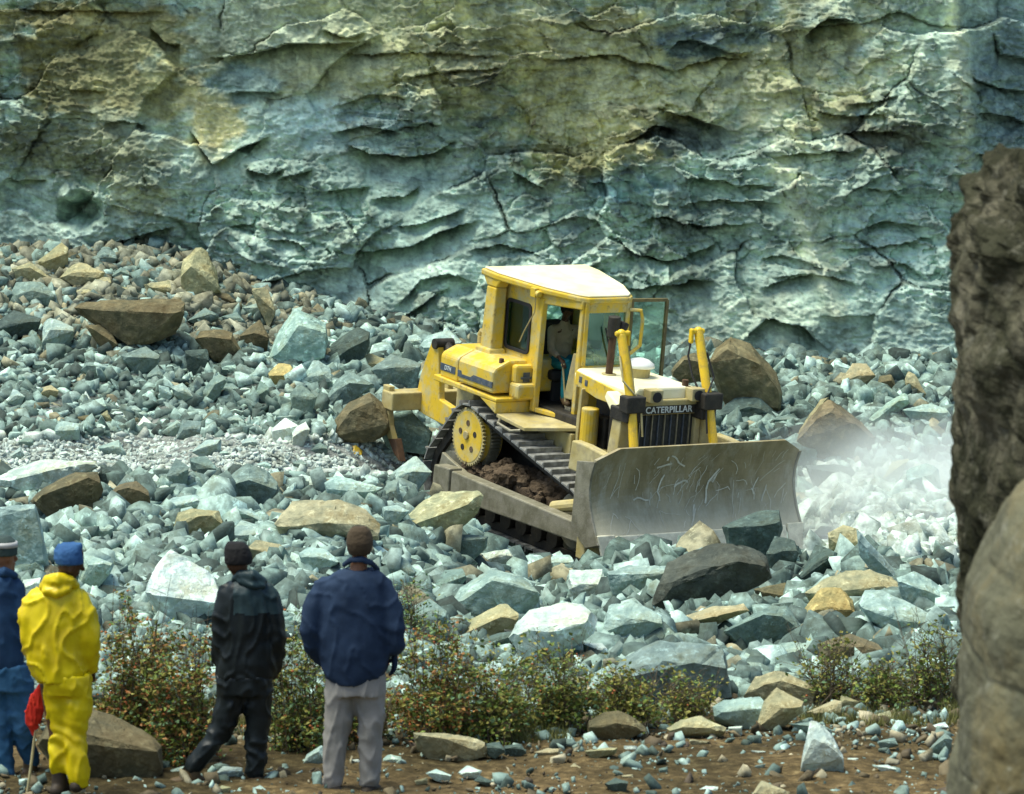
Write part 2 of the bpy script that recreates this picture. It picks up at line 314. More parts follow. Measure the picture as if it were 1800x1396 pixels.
# ------------------------------------------------------------------ cliff
ZL = zm(0, 0, 2.0); ZR = zm(900, 0, 2.0); ZF = lambda x, y: (x, y)
LEDGES = [ # zoom, points, depth m, fall px
 (ZL, [(-60, 20), (150, 38), (300, 40), (450, 42), (580, 38)], .45, 9), (ZL, [(710, 205), (850, 195), (1000, 160), (1150, 150), (1300, 140)], .9, 26),
 (ZL, [(640, 450), (740, 580), (830, 530), (900, 500), (950, 480)], .8, 26), (ZL, [(1200, 500), (1300, 540), (1420, 550), (1530, 540), (1610, 490)], 1.0, 30),
 (ZL, [(1120, 680), (1200, 665), (1300, 660)], .6, 16), (ZL, [(370, 870), (480, 835), (600, 800)], .8, 18), (ZL, [(-20, 655), (60, 640), (140, 642)], .4, 10),
 (ZL, [(1160, 850), (1220, 890), (1350, 880), (1450, 860), (1560, 810), (1700, 770)], .8, 22), (ZL, [(790, 805), (880, 795), (900, 750)], .5, 16), (ZL, [(930, 840), (1050, 860), (1100, 900)], .4, 12),
 (ZL, [(1390, 290), (1450, 265), (1600, 250), (1800, 240)], .4, 7), (ZL, [(1150, 180), (1300, 190), (1450, 180), (1600, 190), (1800, 205)], .4, 7),
 (ZL, [(960, 640), (1040, 620), (1100, 600)], .5, 18), (ZL, [(780, 330), (880, 325), (1000, 330)], .4, 20), (ZL, [(1160, 380), (1300, 330), (1450, 345)], .4, 22), (ZL, [(850, 600), (930, 620), (1000, 600)], .6, 14),
 (ZL, [(1150, 470), (1280, 440), (1420, 470)], .6, 18), (ZL, [(200, 320), (300, 330), (360, 325)], .3, 14), (ZL, [(340, 440), (420, 430), (500, 450)], .3, 14), (ZL, [(200, 180), (300, 125), (330, 130)], .3, 12),
 (ZL, [(500, 90), (560, 150), (620, 155)], .5, 14), (ZL, [(1130, 100), (1220, 130), (1290, 110)], .5, 14), (ZL, [(1300, 700), (1420, 690), (1480, 650)], .5, 20), (ZL, [(1380, 800), (1500, 780), (1650, 730)], .4, 14),
 (ZR, [(0, 205), (180, 205), (350, 190), (500, 230), (560, 245), (700, 210), (900, 180)], .5, 9), (ZR, [(1000, 145), (1050, 85), (1090, 68), (1150, 70), (1200, 85)], 1.3, 34),
 (ZR, [(1200, 85), (1330, 40), (1450, 80), (1560, 100)], .4, 7), (ZR, [(500, 380), (560, 390), (650, 420), (760, 460)], 1.0, 34), (ZR, [(390, 500), (450, 465), (500, 440), (580, 455)], .8, 26),
 (ZR, [(880, 545), (1000, 530), (1100, 520), (1200, 530)], .5, 14), (ZR, [(1100, 475), (1200, 450), (1320, 455), (1420, 490)], .6, 22), (ZR, [(560, 640), (620, 620), (700, 630), (850, 640), (930, 655)], .6, 18),
 (ZR, [(550, 715), (680, 702), (800, 692), (960, 706)], .5, 18), (ZR, [(430, 775), (540, 750), (620, 780), (700, 790), (790, 770), (850, 770)], .8, 22), (ZR, [(330, 810), (400, 860), (520, 910), (620, 885), (740, 840)], .7, 18),
 (ZR, [(380, 995), (500, 990), (620, 968), (700, 970)], .5, 18), (ZR, [(1190, 790), (1260, 762), (1350, 770), (1430, 778)], .55, 16), (ZR, [(1100, 862), (1140, 858), (1300, 842), (1440, 832)], .4, 10),
 (ZR, [(520, 205), (580, 135), (640, 145), (740, 180), (850, 178)], .7, 26), (ZR, [(0, 600), (60, 640), (130, 665)], .7, 26), (ZR, [(850, 1000), (950, 962), (1060, 945)], .4, 12), (ZR, [(1040, 380), (1100, 400), (1200, 400), (1300, 385)], .5, 16),
 (ZR, [(1150, 360), (1250, 350), (1330, 330)], .4, 12), (ZR, [(1200, 640), (1300, 655), (1360, 690)], .35, 12), (ZR, [(1640, 90), (1680, 180), (1800, 210)], .6, 20), (ZR, [(1560, 260), (1680, 300), (1800, 320)], .6, 16),
 (ZR, [(1600, 380), (1720, 400), (1800, 440)], .5, 16), (ZR, [(1580, 520), (1700, 545), (1800, 540)], .5, 14), (ZR, [(260, 640), (330, 640), (420, 625)], .5, 12), (ZR, [(850, 900), (930, 880), (1000, 900), (1100, 930)], .4, 14), (ZR, [(1230, 910), (1340, 905), (1430, 960)], .4, 14),
 (ZF, [(1285, 592), (1335, 548), (1400, 562), (1450, 610)], .7, 26), (ZF, [(590, 550), (640, 545), (700, 560), (760, 520), (800, 500)], .6, 16), (ZF, [(690, 545), (740, 490), (790, 480), (850, 500)], .5, 30), (ZF, [(1480, 610), (1560, 600), (1640, 615)], .4, 14),
 (ZF, [(430, 505), (480, 530), (560, 525)], .5, 14), (ZF, [(1340, 480), (1420, 470), (1500, 490)], .3, 14), (ZF, [(820, 440), (880, 430), (960, 450)], .4, 14), (ZF, [(1090, 500), (1180, 492), (1250, 485)], .4, 10)]
def cliff_mesh():
    u = np.concatenate([np.linspace(-2600, -80, 160), np.arange(-76, 1880, 2.3), np.linspace(1884, 4400, 160)])
    v = np.concatenate([np.linspace(-900, -50, 110), np.arange(-46, 700, 2.1), np.linspace(705, 820, 14)])
    U, Vv = np.meshgrid(u, v)
    wx = fbm(U / 150, Vv / 120, 5, 3) * 90; wy = fbm(U / 130, Vv / 130, 5, 8) * 80
    X = U + wx; Y = Vv + wy
    D = fbm(U / 480, Vv / 330, 3, 2) * .8
    tk = np.clip(fbm(U / 260, Vv / 200, 2, 77) * 3 + .55, .15, 1)          # smooth areas / broken areas
    f1, e1 = facets(X / 210, (Y + X * .12) / 135, 11, 1.8); D += f1 * .40
    f2, e2 = facets((X - Y * .2) / 78, Y / 50, 21, 2.0); D += f2 * .32 * tk
    f3, e3 = facets((U + wx * .6) / 27, (Vv + wy * .6) / 17, 31, 2.0); D += f3 * .16 * tk
    D += fbm(U / 22, Vv / 13, 4, 41) * .20 * (.35 + .65 * tk) + fbm(U / 70, Vv / 50, 4, 45) * .15 + fbm(U / 6, Vv / 4, 2, 48) * .06; f4, e4 = facets((U + wx * .3) / 13, (Vv + wy * .3) / 8, 35, 2.2); D += f4 * .085 * tk
    ck = np.clip(fbm(U / 120, Vv / 90, 3, 95) * 5 - .1, 0, 1); D += (np.where(e1 < .022, .12, 0) + np.where(e2 < .035, .06, 0) * tk) * ck
    tk = tk * np.clip(1.25 - (1.3 - np.hypot((U - 1330) / 260, (Vv - 560) / 110)) * 1.2, .12, 1)
    # bedding ledges
    s = (Vv + wy * .7 + U * .06) / 62 + fbm(U / 300, Vv / 200, 2, 60) * .6; fr = s - np.floor(s)
    D += (1 - fr)**3 * .08 * tk
    jit = fbm(U / 34, Vv * 0, 4, 70) * 16 + fbm(U / 9, Vv * 0, 2, 71) * 4
    for z, pts, amp, fall in LEDGES:
        p = np.array([z(*q) for q in pts]); x0, x1 = p[0, 0], p[-1, 0]
        yl = np.interp(U, p[:, 0], p[:, 1]) + jit * .6
        tp = np.clip(np.minimum(U - x0, x1 - U) / (.22 * (x1 - x0)), 0, 1); tp = tp * tp * (3 - 2 * tp) * ((U > x0) & (U < x1))
        t = Vv - yl
        D += tp * amp * .8 * np.where(t > 0, np.exp(-t / fall), -.25 * np.exp(t / (fall * 1.6)))
    d = np.hypot((U - 130) / 42, (Vv - 378) / 28) + fbm(U / 20, Vv / 20, 3, 90) * .8
    D += np.clip(1.25 - d, 0, 1) * 1.3                                      # the dark pit low on the left
    d = np.hypot((U - 108) / 18, (Vv - 350) / 20); D -= np.clip(1.2 - d, 0, 1) * .6
    d = (U - (1668 + (Vv - 250) * .06)); D -= .35 * np.exp(-(d / 26)**2) * (Vv < 300) - np.clip(d / 90, 0, 1) * .5 * np.clip((330 - Vv) / 60, 0, 1)
    d = U - (1375 + (Vv - 300) * .32); D -= .35 * np.exp(-(d / 16)**2) * ((Vv > 290) & (Vv < 540))
    Yc = 65.2 - 3.0 * np.clip(U / 1800, -.3, 1.3) - np.clip((Vv - 350) / 300, 0, 1.2) * .6 + D
    r = np.stack([(U - 900) / FPX, np.zeros_like(U), (698 - Vv) / FPX], -1)
    dx = r[..., 0]; dy = _fw[1] + _up[1] * r[..., 2]; dz = _fw[2] + _up[2] * r[..., 2]; k = 64.0 / dy
    P = np.stack([dx * k, Yc, CAMP[2] + dz * k], -1)
    # rock colour, as stains and beds of different stone
    C = np.array([.325, .385, .35]) + np.zeros(U.shape + (3,))
    def blend(c, m):
        nonlocal C; m = np.clip(m, 0, 1)[..., None]; C = C * (1 - m) + np.array(c) * m
    n4 = fbm(U / 90, Vv / 60, 5, 50); n5 = fbm(U / 30, Vv / 18, 5, 55); n6 = fbm(U / 7, Vv / 60, 4, 58)
    up_z = np.clip((330 - Vv + n4 * 260) / 160, 0, 1) * np.clip((U - 480 + n4 * 300) / 160, 0, 1) * np.clip((1640 - U) / 120, 0, 1); tan_later = up_z
    def ell(cx, cy, rx, ry, c, s=1): blend(c, (1.15 - np.hypot((U - cx) / rx, (Vv - cy) / ry) + n4 * 1.5 + n5 * .9) * 2.2 * s)
    blend((.47, .545, .51), n4 * 3 + .1); blend((.20, .27, .27), n5 * 2.2 - .15)
    ell(760, 100, 360, 120, (.41, .385, .25)); ell(1060, 170, 210, 150, (.43, .39, .235)); ell(1290, 130, 250, 115, (.37, .355, .24)); ell(1010, 290, 90, 60, (.34, .31, .17), .8)
    ell(600, 40, 200, 60, (.28, .29, .20)); ell(430, 60, 140, 60, (.33, .35, .28)); ell(130, 110, 190, 130, (.21, .19, .105)); ell(60, 30, 260, 26, (.30, .26, .14), .8)
    ell(280, 150, 50, 110, (.24, .22, .12), .8); ell(140, 270, 170, 70, (.22, .225, .165)); ell(370, 210, 52, 70, (.48, .42, .25)); ell(240, 350, 60, 45, (.29, .30, .23), .8)
    ell(430, 150, 60, 32, (.19, .24, .235)); ell(570, 220, 100, 55, (.38, .48, .50), .9); ell(680, 220, 110, 50, (.22, .29, .32), .9); ell(720, 360, 240, 80, (.30, .37, .34), .7)
    blend((.40, .375, .245), tan_later * .75 * (.55 + n5 * 2.0))
    ell(1215, 75, 60, 32, (.16, .20, .22)); ell(1220, 240, 80, 32, (.14, .16, .15), .9); ell(1300, 60, 50, 20, (.17, .20, .19)); ell(1110, 330, 130, 40, (.36, .48, .52), .7)
    ell(1540, 240, 90, 40, (.15, .15, .12), .7); ell(1560, 420, 150, 150, (.37, .45, .43), .5); ell(1250, 560, 220, 70, (.32, .355, .31), .8); ell(1230, 400, 170, 90, (.26, .31, .28), .7)
    ell(1760, 130, 70, 160, (.19, .24, .25), .9); ell(480, 460, 160, 60, (.33, .40, .385), .6)
    blend((.50, .51, .42), 1.5 - np.abs(U - (1378 + (Vv - 300) * .32)) / 26 - np.clip(np.abs(Vv - 380) / 90 - 1, 0, 9) + n5 * 2)
    blend((.48, .49, .39), 1.3 - np.abs(U - (1672 + (Vv - 200) * .09)) / 20 - np.clip(np.abs(Vv - 170) / 120 - 1, 0, 9) + n5 * 2)
    blend((.40, .47, .46), (.8 - np.abs(U - (1000 + n4 * 40)) / 22 - np.clip(np.abs(Vv - 400) / 70 - 1, 0, 9)) * .8)
    blend((.38, .46, .46), (.8 - np.abs(U - (355 + n4 * 40)) / 26 - np.clip(np.abs(Vv - 380) / 90 - 1, 0, 9)) * .7)
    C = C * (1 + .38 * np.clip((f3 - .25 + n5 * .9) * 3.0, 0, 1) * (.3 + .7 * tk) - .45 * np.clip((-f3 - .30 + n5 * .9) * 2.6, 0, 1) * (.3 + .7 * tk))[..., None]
    n8 = fbm(U / 3.6, Vv / 3.0, 3, 66); C = C * (1 + n8 * .5)[..., None]
    blend((.055, .05, .03), (n5 * 2.6 - .62)); C *= (1 + n6 * .5 + n5 * .35 + fbm(U / 5, Vv / 4, 3, 59) * .5)[..., None]
    blend((.06, .06, .045), np.where(e1 < .02, .6, 0) * ck)
    nr, nc = U.shape; idx = np.arange(nr * nc).reshape(nr, nc)
    Q = np.stack([idx[:-1, :-1], idx[1:, :-1], idx[1:, 1:], idx[:-1, 1:]], -1).reshape(-1, 4)
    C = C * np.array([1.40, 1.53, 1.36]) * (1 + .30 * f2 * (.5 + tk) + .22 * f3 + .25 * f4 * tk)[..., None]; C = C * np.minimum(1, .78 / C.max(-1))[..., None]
    return P.reshape(-1, 3), Q, np.maximum(C, .02).reshape(-1, 3)
    return P.reshape(-1, 3), Q, np.clip(C * np.array([1.40, 1.53, 1.36]) * (1 + .30 * f2 * (.5 + tk) + .22 * f3 + .25 * f4 * tk)[..., None], .02, .85).reshape(-1, 3)
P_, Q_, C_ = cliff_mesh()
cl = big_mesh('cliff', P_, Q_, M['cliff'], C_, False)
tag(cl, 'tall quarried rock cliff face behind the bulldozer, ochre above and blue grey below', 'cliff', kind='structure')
# ------------------------------------------------------------------ rocks
TONES = {'W': ((.62, .75, .68), 'white'), 'P': ((.36, .50, .455), 'pale blue-grey'), 'G': ((.195, .285, .255), 'grey'), 'D': ((.085, .13, .115), 'dark grey'),
         'T': ((.40, .38, .22), 'tan'), 'B': ((.155, .135, .07), 'brown'), 'O': ((.50, .42, .17), 'ochre'), 'K': ((.07, .078, .06), 'blackish')}
ROCKS = []
def rock(pts, tone, ridge=None, seed=None, depth=None, thick=None, label=None, name=None, lift=0, chop=5, minor=False):
    p = np.array(pts, float); x0, x1 = p[:, 0].min(), p[:, 0].max(); y0, y1 = p[:, 1].min(), p[:, 1].max()
    cx, cy = (x0 + x1) / 2, (y0 + y1) / 2; wpx, hpx = x1 - x0, y1 - y0
    rs = np.random.default_rng(seed if seed is not None else int(cx * 7 + cy * 13)); 
    Y = depth or ground_hit(cx, cy + hpx * .44)
    s = Y / FPX; t = thick or .75 * math.sqrt(wpx * hpx) * s
    i0 = int(p[:, 0].argmin()); q = np.roll(p, -i0, 0); i1 = int(q[:, 0].argmax())
    A = q[:i1 + 1]; B = np.r_[q[i1:], q[:1]][::-1]
    if A[:, 1].mean() > B[:, 1].mean(): A, B = B, A        # A upper chain, B lower chain
    xs = np.linspace(x0 + .04 * wpx, x1 - .04 * wpx, 5)
    up_ = np.interp(xs, A[:, 0], A[:, 1]); lo_ = np.interp(xs, B[:, 0], B[:, 1])
    if ridge is None or isinstance(ridge, float):
        f = (ridge if ridge is not None else rs.uniform(.25, .5)) + rs.uniform(-.09, .09, 5); R = [(x, u + (l - u) * ff) for x, u, l, ff in zip(xs, up_, lo_, f)]
    else: R = ridge
    pts3 = []
    for x, y in A: pts3.append(at(x, y, Y + t * rs.uniform(.05, .3)))
    for x, y in B: pts3.append(at(x, y, Y - t * rs.uniform(.2, .38)))
    for x, y in R: pts3.append(at(x, y, Y - t * rs.uniform(.42, .55)))
    for x, y in p: # back
        pts3.append(at(cx + (x - cx) * .78, cy + (y - cy) * .8 + hpx * .04, Y + t * rs.uniform(.45, .6)))
    pts3 = np.array(pts3); c = np.array(at(cx, cy + hpx * .2, Y)); c = pts3.mean(0)
    bm = bmesh.new(); vs = [bm.verts.new(v - c) for v in pts3]
    r = bmesh.ops.convex_hull(bm, input=vs)
    bmesh.ops.delete(bm, geom=[v for v in bm.verts if not v.link_faces], context='VERTS')
    S = max(wpx, hpx) * s
    for _ in range(chop):
        n = Vector(rs.normal(size=3)).normalized()
        if abs(n.y) < .2 and rs.random() < .5: n.y = -.6; n.normalize()
        sup = max(v.co.dot(n) for v in bm.verts); off = sup - S * rs.uniform(.02, .07)
        g = bmesh.ops.bisect_plane(bm, geom=bm.verts[:] + bm.edges[:] + bm.faces[:], plane_co=n * off, plane_no=n, clear_outer=True)
        ed = [e for e in bm.edges if e.is_boundary]
        if ed: bmesh.ops.holes_fill(bm, edges=ed, sides=0)
    bmesh.ops.triangulate(bm, faces=bm.faces[:])
    L = max(S / 26, 5.0 * s) if not minor else S / 7
    for it in range(5 if not minor else 3):
        el = [e for e in bm.edges if e.calc_length() > L * (1.5 if it else 1.8)]
        if not el: break
        bmesh.ops.subdivide_edges(bm, edges=el, cuts=1); bmesh.ops.triangulate(bm, faces=bm.faces[:])
    bm.normal_update(); o3 = Vector(rs.uniform(-50, 50, 3)); dsp = []
    kS = 1 / max(S, .05)
    for v in bm.verts:
        q3 = v.co * kS * 3.2 + o3; a = mnoise.fractal(q3, .9, 2.1, 4) * .013
        dcell = mnoise.voronoi(q3 * .8)[0]; a += (.35 - dcell[0]) * .020 if (dcell[1] - dcell[0]) > .04 else -.012
        a += mnoise.noise(q3 * 4.5) * .006
        dsp.append(v.normal * a * S)
    for v, d in zip(bm.verts, dsp): v.co += d
    me = bpy.data.meshes.new('rock'); bm.to_mesh(me); bm.free(); me.materials.append(M['rock'])
    size = math.sqrt(wpx * hpx)
    nm = name or ('boulder' if size > 75 else 'rock' if size > 36 else 'stone'); me.name = nm
    o = bpy.data.objects.new(nm, me); COL.objects.link(o); o.location = Vector(c) + Vector((0, 0, lift))
    base = np.array(TONES[tone][0]) * rs.uniform(.86, 1.14) * (1 + rs.normal(size=3) * .02); o.color = (*base, 1)
    asp = wpx / max(hpx, 1); shp = 'flat' if asp > 2 else 'upright' if asp < .75 else 'angular' if rs.random() < .5 else 'blocky'
    ROCKS.append(dict(o=o, cx=cx, cy=cy, w=wpx, h=hpx, size=size, tone=TONES[tone][1], shp=shp, nm=nm, label=label, Y=Y)); return o
z = {}
z['R'] = zm(1000, 860, 2.5714); z['L'] = zm(640, 860, 2.605); z['S'] = zm(0, 400, 2.493); z['Z'] = zm(0, 920, 2.933); z['P'] = zm(280, 920, 2.932); z['B'] = zm(1180, 560, 3.173); z['F'] = zm(0, 0, 1)
